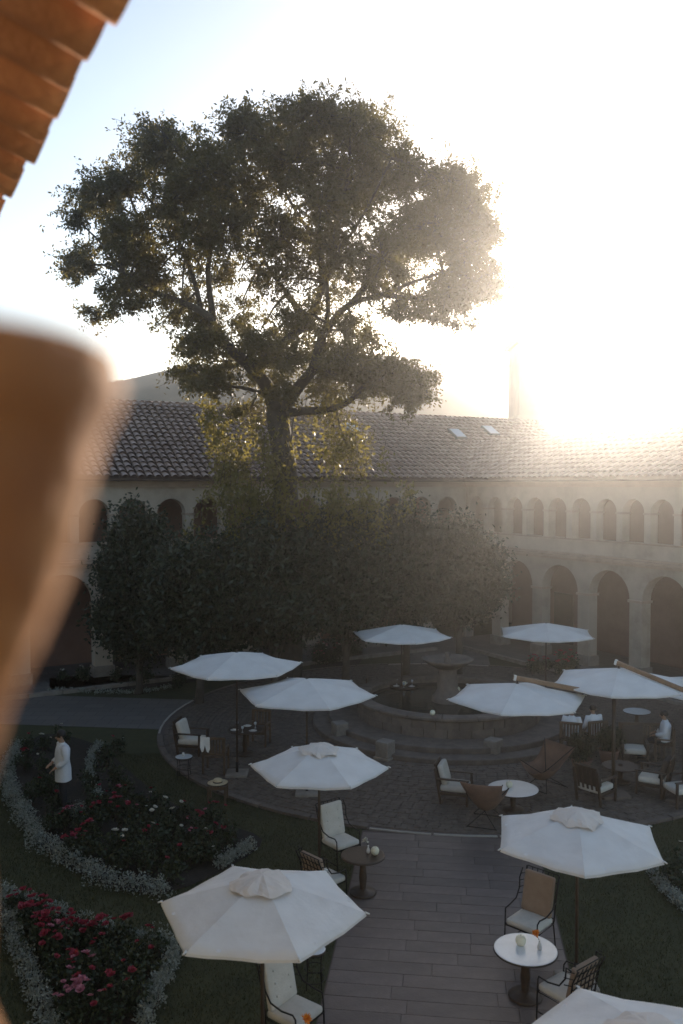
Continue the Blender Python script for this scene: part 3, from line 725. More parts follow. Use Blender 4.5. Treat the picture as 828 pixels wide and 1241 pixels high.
# wall of the pool in stone blocks
for lay in range(2):
    nb = 26
    for k in range(nb):
        a0 = 2 * math.pi * (k + .5 * lay) / nb + .004; a1 = 2 * math.pi * (k + 1 + .5 * lay) / nb - .004
        z0 = .32 + lay * .24; z1 = z0 + .234; ro = 2.86 + rnd.uniform(-.008, .008); vv = []
        for a in (a0, (a0 + a1) / 2, a1):
            for (rr, z) in ((2.55, z0), (2.55, z1), (ro, z1), (ro, z0)): vv.append((rr * math.cos(a), rr * math.sin(a), z))
        fs = [(i * 4 + j, i * 4 + (j + 1) % 4, (i + 1) * 4 + (j + 1) % 4, (i + 1) * 4 + j) for i in range(2) for j in range(4)] + [(0, 3, 2, 1), (8, 9, 10, 11)]
        g = G(); g.add(vv, fs); g.build('block', M['stone_dark'], FT)
nb = 18
for k in range(nb):
    a0 = 2 * math.pi * k / nb + .004; a1 = 2 * math.pi * (k + 1) / nb - .004; vv = []
    sec = ((2.50, .80), (2.50, .90), (2.54, .93), (2.90, .93), (2.95, .90), (2.95, .84), (2.90, .80))
    for a in (a0, a0 + (a1 - a0) / 3, a0 + (a1 - a0) * 2 / 3, a1):
        for (rr, z) in sec: vv.append((rr * math.cos(a), rr * math.sin(a), z))
    q = len(sec); fs = [(i * q + j, i * q + (j + 1) % q, (i + 1) * q + (j + 1) % q, (i + 1) * q + j) for i in range(3) for j in range(q)] + [tuple(range(q))[::-1], tuple(3 * q + j for j in range(q))]
    g = G(); g.add(vv, fs); g.build('coping', M['stone_dark'], FT)
g = G(); g.lathe([(0.01, .60), (2.56, .60), (2.56, .70), (0.01, .70)], 48, smooth=False); g.build('water', M['water'], FT)
g = G(); g.lathe([(.50, .5), (.50, .85), (.40, .95), (.32, 1.1), (.34, 1.3), (.30, 1.5), (.28, 1.66), (.38, 1.74)], 24); g.build('pedestal', M['stone_dark'], FT)
g = G(); g.lathe([(.24, 1.70), (.38, 1.76), (.66, 1.90), (.80, 2.0), (.82, 2.05), (.78, 2.06), (.60, 1.96), (.2, 1.88)], 32); g.build('bowl', M['stone_dark'], FT)
g = G(); g.lathe([(.10, 1.86), (.12, 2.0), (.06, 2.1), (.10, 2.2), (.02, 2.28)], 16); g.build('finial', M['stone_dark'], FT)

# ------------------------------------------------------------------ parasols
def panel_mesh(Rr, rise, name='panel'):
    g = G(); N = 8; Mv = 6; th_ = .006; tops = []
    for i in range(N + 1):
        f = i / N
        for j in range(Mv + 1):
            a = -R(30) + R(60) * j / Mv; e = abs(2 * j / Mv - 1)
            # straight hem between the two rib tips, slightly scalloped
            hem = math.cos(R(30)) / math.cos(a) * (1 - .008 * (1 - e * e))
            rr = Rr * f * hem
            z = -rise * f ** 1.08 - .032 * (1 - e * e) * f * (1 - .3 * f) * Rr + .007 * f * math.sin(9 * f + 2.1 * j) * (1 - e * e) + .004 * math.sin(17 * f + 5 * j) * f
            tops.append((rr * math.cos(a), rr * math.sin(a), z))
    vv = tops + [(x, y, z - th_) for x, y, z in tops]; k = Mv + 1; o = (N + 1) * k; fs = []
    for i in range(N):
        for j in range(Mv):
            a, b, c, d = i * k + j, i * k + j + 1, (i + 1) * k + j + 1, (i + 1) * k + j
            fs.append((d, c, b, a)); fs.append((o + a, o + b, o + c, o + d))
    for j in range(Mv): fs.append((N * k + j + 1, N * k + j, o + N * k + j, o + N * k + j + 1))
    # turned hem
    g.add(vv, fs, True)
    for j in range(Mv):
        p, q = Vector(tops[N * k + j]), Vector(tops[N * k + j + 1]); dn = Vector((0, 0, -.035))
        g.add([p, q, q + dn, p + dn], [(0, 1, 2, 3)]); 
    return g.mesh(name, M['canvas'])
def cap_mesh(Rc, seed, rise):
    rr = random.Random(seed); g = G(); N = 7; K = 30; vv = [(0, 0, .05)]; fs = []
    ph = [rr.uniform(0, 6.28) for _ in range(5)]; jag = [rr.uniform(-1, 1) for _ in range(K)]; lip = [rr.uniform(-1, 1) for _ in range(K)]
    for i in range(1, N + 1):
        f = i / N
        for j in range(K):
            a = 2 * math.pi * j / K
            fold = abs(math.sin(3 * a + ph[0])) * .035 + .018 * math.sin(8 * a + ph[1] + 4 * f) + .013 * jag[(j * 7 + i * 3) % K]
            rad = Rc * f * (1 + .07 * math.sin(3 * a + ph[3]) + .05 * math.sin(7 * a + ph[4]) + .03 * jag[j] * f)
            z = .05 - rise * .95 * f ** 1.4 - .005 * f + fold * f * .75
            if i == N: z += .022 * lip[j] - .02
            vv.append((rad * math.cos(a), rad * math.sin(a), z))
    for j in range(K): fs.append((0, 1 + j, 1 + (j + 1) % K))
    for i in range(N - 1):
        for j in range(K): a = 1 + i * K + j; b = 1 + i * K + (j + 1) % K; fs.append((a, a + K, b + K, b))
    g.add(vv, fs, False); return g.mesh('vent_cap', M['canvas_cap'])
class PT: pass
def proto(Rr, rise):
    p = PT(); p.R = Rr; p.rise = rise; p.panel = panel_mesh(Rr, rise)
    g = G(); g.tube([(.05, 0, -.05), (Rr * 1.0, 0, -rise - .012)], [.013, .010], 6); p.rib = g.mesh('rib', M['wood'])
    g = G(); g.tube([(.30, 0, -rise * .28 - .05), (0.06, 0, -rise - .30)], .008, 5); 
    g = G(); g.tube([(Rr * .5, 0, -rise * .5 - .045), (.06, 0, -rise - .25)], .008, 5); p.strut = g.mesh('strut', M['wood'])
    g = G(); g.tube([(Rr * .985, 0, -rise + .012), (Rr * 1.03, 0, -rise - .008)], [.014, .010], 7); p.tip = g.mesh('rib_tip', M['ceramic'])
    g = G(); g.lathe([(.055, -.10), (.06, -.02), (.03, .0)], 12); p.hub = g.mesh('hub', M['wood'])
    return p
PS, PL = proto(1.30, .38), proto(1.68, .34)
def parasol(pt, cx_, cy_, rimz, rot, label, group, cantilever=None, cap=True, seed=0, tilt=(0, 0)):
    T = empty('parasol', (cx_, cy_, 0)); prop(T, label, 'parasol', group)
    az = rimz + pt.rise
    for k in range(6):
        a = rot + R(60) * k
        link('panel', pt.panel, T, (0, 0, az), a + R(30))
        rb = link('rib', pt.rib, T, (0, 0, az), a); link('strut', pt.strut, rb)
        link('rib_tip', pt.tip, T, (0, 0, az), a)
    link('hub', pt.hub, T, (0, 0, az))
    if cap: link('vent_cap', cap_mesh(pt.R * .29, seed, pt.rise * .34), T, (0, 0, az - .005), 0)
    if cantilever is None:
        g = G(); g.tube([(0, 0, .1), (0, 0, az - .03)], .026, 10); g.build('pole', M['wood'], T)
        g = G(); g.rbox((0, 0, .05), (.56, .56, .10), .02); bs = g.build('base', M['stone'], T)
        g = G(); g.tube([(0, 0, .10), (0, 0, .36)], .036, 10); g.tube([(.036, 0, .30), (.075, 0, .30)], .012, 6); g.build('sleeve', M['iron'], bs)
    else:
        dx, dy = cantilever; pp = Vector((dx, dy, 0)); dn = pp.normalized()
        pz = rimz - .02
        g = G(); g.tube([pp + Vector((0, 0, .1)), pp + Vector((0, 0, pz + .05))], .045, 10); g.build('pole', M['wood'], T)
        m = Matrix.Rotation(math.atan2(dn.y, dn.x), 3, 'Z')
        a = pp + dn * .10 + Vector((0, 0, pz)); b = -dn * .10 + Vector((0, 0, az + .14))
        ln = (b - a).length; q = (b - a).to_track_quat('X', 'Z').to_matrix()
        g = G(); g.rbox((a + b) / 2, (ln, .07, .11), .012, q); ar = g.build('arm', M['arm_wood'], T)
        g = G(); g.box(a.lerp(b, .985), (.06, .085, .125), q); g.build('end_cap', M['ceramic'], ar)
        g = G(); g.tube([(0, 0, az - .02), (0, 0, az + .14)], .02, 8); g.build('hanger', M['iron'], T)
        g = G(); g.rbox(pp + Vector((0, 0, .06)), (.66, .66, .12), .02, m); bs = g.build('base', M['stone_dark'], T)
        g = G(); g.tube([pp + Vector((0, 0, .10)), pp + Vector((0, 0, .45))], .06, 10); g.build('sleeve', M['iron'], bs)
    return T
def para_at(pt, px, py, rimz, rot, *a, **k):
    p = gp(px, py, rimz); return parasol(pt, p.x, p.y, rimz, R(rot), *a, **k)
GC, GA = 'centre pole parasols in the courtyard', 'cantilever parasols with wooden arms'
def fit_rot(c, rimz, vpx):          # turn the six ribs so that their tips agree with the tips seen
    sx = sy = 0.0
    for (x, y) in vpx:
        d = gp(x, y, rimz) - Vector((c.x, c.y, rimz)); a = 6 * math.atan2(d.y, d.x); sx += math.cos(a); sy += math.sin(a)
    return math.atan2(sy, sx) / 6
def para_fit(pt, px, py, rimz, vpx, label, group, depth=None, **k):
    if depth: c = at(px, py, depth); rimz = c.z
    else: c = gp(px, py, rimz)
    return parasol(pt, c.x, c.y, rimz, fit_rot(c, rimz, vpx), label, group, **k)
para_fit(PS, 318, 1100, 2.25, [(193, 1090), (218, 1150), (360, 1155), (443, 1103), (397, 1050), (280, 1048)], 'small white parasol over the lawn edge beside the silver bordered rose wedge', GC, seed=3)
para_fit(PS, 700, 1015, 2.25, [(605, 985), (601, 1027), (704, 1060), (803, 1043), (775, 993), (695, 973)], 'small white parasol above the iron armchairs with the orange flower table', GC, seed=5)
para_fit(PS, 387, 928, 2.25, [(302, 926), (325, 953), (422, 953), (471, 928), (437, 902), (352, 902)], 'small white parasol above the dark round table and lattice chair', GC, seed=8)
para_fit(PS, 784, 1296, 2.25, [(706, 1209), (862, 1234)], 'small white parasol over the lattice chair, cut off by the picture edge', GC, seed=9)
para_fit(PL, 372, 839, 2.5, [(289, 836), (392, 858), (454, 840), (425, 827)], 'large white parasol between fountain pool and slatted garden chair', GC, cap=False)
para_fit(PL, 287, 806, 0, [(213, 812), (358, 803), (330, 817), (237, 821)], 'large white parasol raised high over the slatted chair and straw hat', GC, depth=22.2, cap=False)
para_fit(PL, 487, 769, 2.5, [(430, 766), (500, 779), (546, 772)], 'large white parasol beyond the fountain bowl under the evergreen trees', GC, cap=False)
para_fit(PL, 662, 767, 2.5, [(601, 769), (723, 772)], 'large white parasol in front of the lower arches, behind the wooden armed ones', GC, cap=False)
para_fit(PL, 627, 845, 0, [(535, 849), (592, 861), (692, 859)], 'white cantilever parasol hiding the fountain rim, arm over its right half', GA, depth=20.6, cantilever=(2.35, .1), cap=False)
para_fit(PL, 750, 826, 0, [(677, 812), (680, 824), (755, 839), (812, 840)], 'white cantilever parasol over the seated guests, long arm crossing its corner', GA, depth=21.3, cantilever=(1.25, -1.0), cap=False)
para_fit(PL, 850, 834, 0, [(770, 838)], 'white parasol behind the cantilever arm, half out of the picture', GC, depth=24.5, cap=False)

# ------------------------------------------------------------------ furniture
def iron_chair(name, label, group, loc, face, back_cushion='cushion', high=1.16):
    """wrought-iron armchair, seat towards local +x"""
    T = empty(name, loc, math.atan2(face[1], face[0])); prop(T, label, 'armchair', group)
    r = .012
    for sy in (-1, 1):
        g = G(); g.tube([(.27, sy * .29, 0), (.26, sy * .29, .42), (.25, sy * .29, .60)], r, 6); g.build('leg', M['iron'], T)
        g = G(); g.tube([(-.34, sy * .28, 0), (-.27, sy * .28, .42), (-.33, sy * .29, .8), (-.42, sy * .30, high)], r, 6); g.build('leg', M['iron'], T)
        g = G(); g.tube([(.25, sy * .29, .60), (.22, sy * .31, .66), (.05, sy * .33, .66), (-.14, sy * .33, .70), (-.24, sy * .33, .84), (-.26, sy * .34, 1.0), (-.34, sy * .33, high - .02)], r, 6); g.build('armrest', M['iron'], T)
        g = G(); g.tube([(-.22, sy * .28, .14), (.26, sy * .29, .14)], r * .8, 6); g.build('stretcher', M['iron'], T)
        g = G()
        for z in (.75, .85, .95, 1.05):
            xb = -.30 - (z - .7) * .24; g.tube([(xb, sy * .29, z), (-.22 - max(0, z - .85) * .45, sy * .335, z)], r * .6, 4)
        g.build('wing_bars', M['iron'], T)
    g = G(); g.tube([(-.27, -.28, .42), (.26, -.29, .42), (.26, .29, .42), (-.27, .28, .42)], r, 6, closed=True); g.build('seat_frame', M['iron'], T)
    g = G(); m_ = 6
    for k in range(m_ + 1):
        y = -.29 + .58 * k / m_
        g.tube([(-.275, y, .46), (-.335, y, .8), (-.425, y, high)], r * .7, 5)
    for k in range(6):
        z = .50 + (high - .50) * k / 5; x = -.28 - (z - .46) * .21
        g.tube([(x, -.29, z), (x, .29, z)], r * .7, 5)
    g.build('back_lattice', M['iron'], T)
    g = G(); g.rbox((.0, 0, .475), (.54, .55, .10), .04, puff=.02); sc_ = g.build('seat_cushion', M['cushion'], T)
    m = Matrix.Rotation(-R(12), 3, 'Y'); hb = high - .50
    g = G(); g.rbox((-.275 - .0, 0, .50 + hb / 2), (.09, .54, hb - .02), .035, m); bc_ = g.build('back_cushion', M[back_cushion], T)
    if back_cushion == 'cushion':
        for zz in (.68, .84, 1.0):
            for yy in (-.14, .14):
                g = G(); g.lathe([(.012, 0), (.014, .006), (.006, .012)], 8, (0, 0, 0)); b_ = g.build('button', M['cushion'], bc_)
                b_.location = (-.228 - (zz - .84) * .21, yy, zz); b_.rotation_euler = (0, R(78), 0)
    return T
def candle(loc, label, group='globe candles on tables'):
    T = empty('globe_candle', loc); prop(T, label, 'candle', group)
    g = G(); g.lathe([(.03, 0), (.055, .015), (.075, .05), (.078, .08), (.065, .12), (.04, .142), (.02, .138)], 20); g.build('wax_globe', M['wax'], T)
    g = G(); g.tube([(0, 0, .13), (.003, 0, .16)], .003, 5); g.build('wick', M['hair'], T); return T
def bud_vase(loc, label, group='bud vases on tables', col='orange_petal'):
    T = empty('bud_vase', loc); prop(T, label, 'vase', group)
    g = G(); g.lathe([(.026, 0), (.034, .02), (.034, .05), (.014, .10), (.012, .13), (.017, .14)], 14); g.build('bottle', M['ceramic'], T)
    g = G(); g.tube([(0, 0, .12), (-.02, .01, .17), (-.045, .02, .21)], .004, 5); st = g.build('stem', M['leaf_rose'], T)
    pts_ = []
    for k in range(3):
        a = nr.uniform(0, 6.28, 14); pts_.append(np.stack([np.cos(a) * .008 * k, np.sin(a) * .008 * k, np.full(14, .005 * k)], 1) + np.array([-.05, .02, .215]))
    link('flower', npmesh('flower', leaf_quads(np.concatenate(pts_), .06, .6, up=-.6), 4, M[col]), T); return T
def round_table(name, loc, rad, h, top, label, group, leg='pedestal'):
    T = empty(name, loc); prop(T, label, 'table', group)
    g = G(); g.lathe([(rad - .03, h - .035), (rad - .005, h - .03), (rad, h - .015), (rad - .004, h), (rad - .02, h + .002)], 40); tp = g.build('tabletop', M[top], T)
    g = G(); g.lathe([(rad - .002, h - .03), (rad + .006, h - .026), (rad + .006, h - .006), (rad - .002, h - .002)], 40); g.build('edge_band', M['wood'], tp)
    if leg == 'pedestal':
        g = G(); g.lathe([(.05, .06), (.06, .12), (.075, .30), (.06, .45), (.05, h - .08), (.12, h - .035)], 16); g.build('pedestal', M['wood'], T)
        g = G(); g.lathe([(.24, 0), (.25, .02), (.23, .045), (.10, .06), (.06, .09)], 24); g.build('foot', M['wood'], T)
    else:
        for k in range(4):
            a = R(45 + 90 * k); c_, s_ = math.cos(a), math.sin(a)
            g = G(); g.tube([(c_ * rad * .95, s_ * rad * .95, 0), (c_ * rad * .8, s_ * rad * .8, h * .5), (c_ * rad * .95, s_ * rad * .95, h - .03)], .009, 6); g.build('leg', M['iron'], T)
        for z_ in (.12, h * .5, h - .05):
            g = G(); rr = rad * (.85 if z_ == h * .5 else .93); g.tube([(rr * math.cos(2 * math.pi * i / 20), rr * math.sin(2 * math.pi * i / 20), z_) for i in range(20)], .007, 5, closed=True); g.build('ring', M['iron'], T)
    return T
GI = 'wrought iron armchairs'; PZ = .03
# around the glass-pale table on the path
tE = gp(637, 1150, .74); round_table('round_table', (tE.x, tE.y, PZ), .46, .71, 'white_top', 'round table with pale reflecting top carrying candle and orange flower', 'round pedestal tables')
candle((tE.x - .05, tE.y + .10, PZ + .712), 'globe candle on the pale round table beside the orange flower')
bud_vase((tE.x + .20, tE.y - .02, PZ + .712), 'small bottle vase holding one orange flower on the pale table')
iron_chair('iron_armchair', 'high iron wing armchair with plain tan back cushion behind the pale table', GI, (3.02, 13.72, PZ), (-.68, -.73), 'tan')
iron_chair('iron_armchair', 'iron lattice armchair seen from behind, drawn up to the pale table', GI, (3.12, 11.85, PZ), (-.62, .78), 'tan', 1.0)
# round the dark table
tD = gp(440, 1036, .74); round_table('round_table', (tD.x, tD.y, PZ), .40, .71, 'wood', 'dark wooden round pedestal table with candle beside two iron armchairs', 'round pedestal tables')
candle((tD.x + .22, tD.y + .0, PZ + .712), 'globe candle on the dark wooden round table'); bud_vase((tD.x + .10, tD.y + .08, PZ + .712), 'small bottle vase on the dark wooden table', col='white_petal')
iron_chair('iron_armchair', 'iron lattice armchair with low back beside the dark wooden table', GI, (-.30, 15.3, .01), (.72, .68), 'tan', 1.0)
iron_chair('iron_armchair', 'high iron wing armchair with grey white cushion beyond the dark table', GI, (-.02, 16.9, .01), (.62, -.78), 'cushion')
# bottom left
iron_chair('iron_armchair', 'high iron wing armchair with buttoned cream cushion beside the wire side table', GI, (-.62, 11.35, .01), (.80, -.60), 'cushion')
tS = gp(381, 1150, .58); round_table('side_table', (tS.x, tS.y, .01), .17, .57, 'white_top', 'tiny round wire side table with white top behind the cream armchair', 'small side tables', 'wire')
tB = gp(392, 1268, .74); round_table('round_table', (tB.x, tB.y, PZ), .40, .71, 'white_top', 'round table with orange flower in front of the cream armchair', 'round pedestal tables')
bud_vase((tB.x - .16, tB.y + .16, PZ + .712), 'orange flower vase in front of the buttoned cream armchair')

def lounge(name, label, group, loc, face, cat='armchair', backm='cushion'):
    T = empty(name, loc, math.atan2(face[1], face[0])); prop(T, label, cat, group)
    for sy in (-1, 1):
        g = G(); g.rbox((.33, sy * .32, .29), (.055, .055, .58), .008); g.build('leg', M['wood'], T)
        g = G(); g.rbox((-.36, sy * .32, .42), (.055, .055, .84), .008, Matrix.Rotation(-R(10), 3, 'Y')); g.build('leg', M['wood'], T)
        g = G(); g.rbox((-.01, sy * .32, .595), (.78, .075, .035), .012); g.build('armrest', M['wood'], T)
        g = G(); g.rbox((-.01, sy * .32, .26), (.64, .04, .07), .008); g.build('rail', M['wood'], T)
    for k in range(5):
        g = G(); g.box((-.385 , -.24 + .12 * k, .62), (.02, .05, .52), Matrix.Rotation(-R(12), 3, 'Y')); g.build('slat', M['wood'], T)
    g = G(); g.rbox((-.44, 0, .90), (.04, .62, .07), .01, Matrix.Rotation(-R(12), 3, 'Y')); g.build('top_rail', M['wood'], T)
    g = G(); g.rbox((.0, 0, .36), (.64, .58, .14), .05, puff=.03); g.build('seat_cushion', M['cushion'], T)
    g = G(); g.rbox((-.27, 0, .66), (.15, .56, .50), .06, Matrix.Rotation(-R(16), 3, 'Y')); g.build('back_cushion', M[backm], T)
    return T
GL = 'wooden lounge armchairs with pale cushions'; Z1 = .035
def sling_chair(px, py, face, lb, sc=1.0):
    p = gp(px, py); T = empty('sling_chair', (p.x, p.y, Z1), math.atan2(face[1], face[0])); prop(T, lb, 'armchair', 'brown leather sling chairs by the white table'); T.scale = (sc, sc, sc)
    A, B, C_, D = Vector((-.44, -.42, .92)), Vector((-.44, .42, .92)), Vector((.40, .40, .58)), Vector((.40, -.40, .58))
    N = 12; vv = []
    for i in range(N + 1):
        u = i / N
        for j in range(N + 1):
            v = j / N; q = A.lerp(B, v).lerp(D.lerp(C_, v), u); a_ = 4 * u * (1 - u); b_ = 4 * v * (1 - v)
            q = q + Vector((-.10 * b_ * (1 - u) ** 2 * .4 + .12 * b_ * u * u, 0, -.46 * a_ * (.45 + .55 * b_) - .10 * b_ * (1 - u) * .3 - .16 * b_ * u * u))
            q.y *= 1 - .16 * a_ + .0
            vv.append(q + Vector((0, 0, .006 * math.sin(7 * u + 5 * v))))
    top = vv; bot = [q - Vector((.006, 0, .010)) for q in vv]; k = N + 1; o = k * k; fs = []
    for i in range(N):
        for j in range(N):
            a, b, c, d = i * k + j, i * k + j + 1, (i + 1) * k + j + 1, (i + 1) * k + j
            fs.append((a, d, c, b)); fs.append((o + a, o + b, o + c, o + d))
    for i in range(N): fs += [(i, i + 1, o + i + 1, o + i), (N * k + i + 1, N * k + i, o + N * k + i, o + N * k + i + 1), (i * k, o + i * k, o + (i + 1) * k, (i + 1) * k), (i * k + N, (i + 1) * k + N, o + (i + 1) * k + N, o + i * k + N)]
    g = G(); g.add(top + bot, fs, True); g.build('sling', M['leather'], T)
    for (X_, f_) in ((A, Vector((.34, .30, .012))), (B, Vector((.34, -.30, .012))), (C_, Vector((-.36, -.28, .012))), (D, Vector((-.36, .28, .012)))):
        g = G(); g.tube([X_ + Vector((0, 0, .012)), X_.lerp(f_, .45) + Vector((0, 0, -.02)), f_], .010, 7); g.build('leg', M['iron'], T)
    for x_ in (.34, -.36):
        g = G(); g.tube([(x_, -.30, .012), (x_, .30, .012)], .010, 7); g.build('floor_rod', M['iron'], T)
pG = gp(552, 972); lounge('lounge_armchair', 'wooden lounge armchair with pale cushions facing the white round table', GL, (pG.x, pG.y, Z1), (.94, -.3))
pH = gp(622, 956, .52); round_table('low_table', (pH.x, pH.y, Z1), .58, .50, 'white_top', 'low round white topped table between lounge chair and big parasol', 'low round tables')
candle((pH.x - .08, pH.y + .05, Z1 + .502), 'candle on the low white topped table')
sling_chair(588, 998, (.35, .94), 'brown leather sling chair with its back to the front path, at the white table', 1.12)
sling_chair(662, 956, (-.8, -.6), 'brown leather sling chair facing the front path, behind the white table', 1.12)
pH2 = gp(752, 928, .45); round_table('low_table', (pH2.x, pH2.y, Z1), .45, .42, 'wood', 'low dark round table among the lounge chairs near the potted shrub', 'low round tables')
for (px, py, f, lb) in ((722, 972, (.75, .65), 'wooden lounge armchair with its back to the small parasol, beside the dark low table'),
                        (792, 962, (-.85, .5), 'wooden lounge armchair next to the cantilever parasol base, facing the shrub'),
                        (768, 925, (-.2, -.97), 'wooden lounge armchair in front of the slatted bench'),
                        (826, 975, (-.9, -.2), 'wooden lounge armchair behind the cantilever pole')):
    p = gp(px, py); lounge('lounge_armchair', lb, GL, (p.x, p.y, Z1), f, backm='wicker')
def slat_seat(name, label, loc, face, wd=.58, cat='chair', group=None):
    T = empty(name, loc, math.atan2(face[1], face[0])); prop(T, label, cat, group); h = wd / 2
    for sy in (-1, 1):
        g = G(); g.box((.22, sy * (h - .03), .30), (.05, .05, .60)); g.build('leg', M['teak'], T)
        g = G(); g.box((-.25, sy * (h - .03), .47), (.05, .05, .94)); g.build('leg', M['teak'], T)
        g = G(); g.rbox((-.01, sy * (h - .03), .62), (.54, .06, .03), .008); g.build('armrest', M['teak'], T)
    g = G(); g.rbox((-.25, 0, .93), (.045, wd, .07), .01); g.build('top_rail', M['teak'], T)
    g = G(); g.box((-.25, 0, .52), (.035, wd - .1, .05)); g.build('low_rail', M['teak'], T)
    k = max(5, int(wd / .085)); sl = G().box((0, 0, 0), (.018, .042, .36)).mesh('slat', M['teak'])
    for i in range(k): link('slat', sl, T, (-.25, -h + .07 + (wd - .14) * i / (k - 1), .715))
    ss = G().box((0, 0, 0), (.075, wd - .08, .022)).mesh('seat_slat', M['teak'])
    for i in range(5): link('seat_slat', ss, T, (-.19 + .09 * i, 0, .43))
    g = G(); g.box((.22, 0, .38), (.035, wd - .11, .07)); g.build('apron', M['teak'], T)
    return T
GS = 'slatted teak garden chairs'
pS = gp(262, 936); slat_seat('garden_chair', 'slatted teak garden chair with a napkin on its corner, beside the straw hat', (pS.x, pS.y, Z1), (.1, 1), .62, group=GS)
g = G(); vv = []
for i in range(7):
    for j in range(7):
        vv.append((-.13 + .26 * i / 6, (.03 + .02 * math.sin(j)) * (1 if i < 3 else -1) * (.6 + .4 * abs(i - 3) / 3) , .0 - .42 * (j / 6) * (.5 + .5 * abs(math.sin(i * .9 + .4))) + .01 * math.sin(3 * i)))
g.add(vv, [(i * 7 + j, i * 7 + j + 1, (i + 1) * 7 + j + 1, (i + 1) * 7 + j) for i in range(6) for j in range(6)], True)
nk = g.build('napkin', M['linen'], loc=(pS.x - .24, pS.y - .295, Z1 + .985)); prop(nk, 'white napkin hung over the corner of the slatted chair', 'napkin')
pW = gp(223, 916, .60); round_table('side_table', (pW.x, pW.y, Z1), .22, .55, 'white_top', 'small wire side table with white top left of the slatted garden chair', 'small side tables', 'wire')
g = G(); g.lathe([(.03, 0), (.032, .06), (.028, .09)], 14); T = g.build('cup', M['ceramic'], loc=(pW.x - .02, pW.y + .03, Z1 + .553)); prop(T, 'white cup on the small wire side table', 'cup')
# stool with straw hat
pT = gp(264, 949, .46); T = empty('slatted_stool', (pT.x, pT.y, Z1)); prop(T, 'low slatted teak stool under the straw hat', 'stool')
for sx in (-1, 1):
    for sy in (-1, 1): g = G(); g.box((sx * .2, sy * .2, .2), (.045, .045, .40)); g.build('leg', M['teak'], T)
for i in range(6): g = G(); g.box((-.2 + .08 * i, 0, .41), (.065, .48, .022)); g.build('slat', M['teak'], T)
for sy in (-1, 1): g = G(); g.box((0, sy * .2, .36), (.40, .03, .06)); g.build('apron', M['teak'], T)
HT = empty('straw_hat', (pT.x, pT.y, Z1 + .424)); prop(HT, 'wide brimmed straw hat lying on the slatted stool', 'hat')
g = G(); g.lathe([(.10, .012), (.18, .006), (.235, .014), (.24, .020), (.18, .014), (.10, .02)], 32, wob=lambda a, z: 1 + .03 * math.sin(2 * a)); g.build('brim', M['straw'], HT)
g = G(); g.lathe([(.105, .012), (.10, .06), (.09, .10), (.06, .115), (.02, .108)], 24, wob=lambda a, z: 1 + .05 * math.cos(2 * a)); g.build('crown', M['straw'], HT)
g = G(); g.lathe([(.106, .018), (.107, .020), (.104, .044), (.102, .046)], 24, wob=lambda a, z: 1 + .05 * math.cos(2 * a)); g.build('band', M['wood'], HT)
# dining tables: one by the high parasol, one past the fountain
def set_table(px, py, lb, glasses, gl):
    p = gp(px, py, .74); round_table('dining_table', (p.x, p.y, Z1), .48, .71, 'wood', lb, 'laid dining tables')
    for k in range(glasses):
        a = 2 * math.pi * k / glasses + .4; x, y = p.x + .30 * math.cos(a), p.y + .30 * math.sin(a)
        if k % 2: T = empty('plate', (x, y, Z1 + .712)); prop(T, 'white plate on the ' + gl, 'plate', 'plates'); g = G(); g.lathe([(.06, 0), (.11, .012), (.115, .016), (.08, .008)], 20); g.build('dish', M['ceramic'], T); g = G(); g.rbox((0, 0, .03), (.09, .05, .03), .01); g.build('folded_napkin', M['linen'], T)
        else:
            T = empty('wine_glass', (x, y, Z1 + .712)); prop(T, 'stemmed glass on the ' + gl, 'glass', 'glasses'); g = G(); g.lathe([(.032, 0), (.03, .004), (.005, .01), (.005, .08)], 12); g.build('stem', M['glass'], T); g = G(); g.lathe([(.006, .08), (.035, .11), (.04, .14), (.032, .17)], 14); g.build('bowl', M['glass'], T)
    return p
pa_ = set_table(297, 884, 'dark dining table laid with glasses under the high parasol', 6, 'dining table under the high parasol')
lounge('lounge_armchair', 'wooden lounge armchair beside the laid table, half hidden by the high parasol pole', GL, (pa_.x - 1.5, pa_.y + .2, Z1), (.95, -.2))
slat_seat('garden_chair', 'slatted teak garden chair beyond the laid dining table', (pa_.x + .3, pa_.y + .95, Z1), (-.2, -1), .58, group=GS)
pb_ = set_table(490, 831, 'dark dining table laid with plates past the fountain bowl', 6, 'dining table past the fountain')
candle((pb_.x, pb_.y, Z1 + .712), 'globe candle on the table past the fountain')
slat_seat('garden_chair', 'slatted teak garden chair at the table past the fountain pool', (pb_.x - 1.0, pb_.y + .2, Z1), (1, -.1), .6, group=GS)
pc_ = gp(555, 838, .74); round_table('round_table', (pc_.x, pc_.y, Z1), .40, .71, 'wood', 'dark round table with candle right of the fountain bowl', 'round pedestal tables'); candle((pc_.x, pc_.y, Z1 + .712), 'globe candle on the table right of the fountain bowl')
pr = Vector((FX + 2.7 * math.cos(R(-106)), FY + 2.7 * math.sin(R(-106)), .932)); candle(pr, 'globe candle standing on the rim of the fountain pool')
pBn = gp(775, 916); slat_seat('garden_bench', 'slatted teak bench with its back to the lounge chairs', (pBn.x, pBn.y, Z1), (.1, 1), 1.25, 'bench')
pR = gp(772, 862, .74); round_table('round_table', (pR.x, pR.y, Z1), .40, .71, 'white_top', 'round white topped table in front of the slatted bench', 'round pedestal tables')
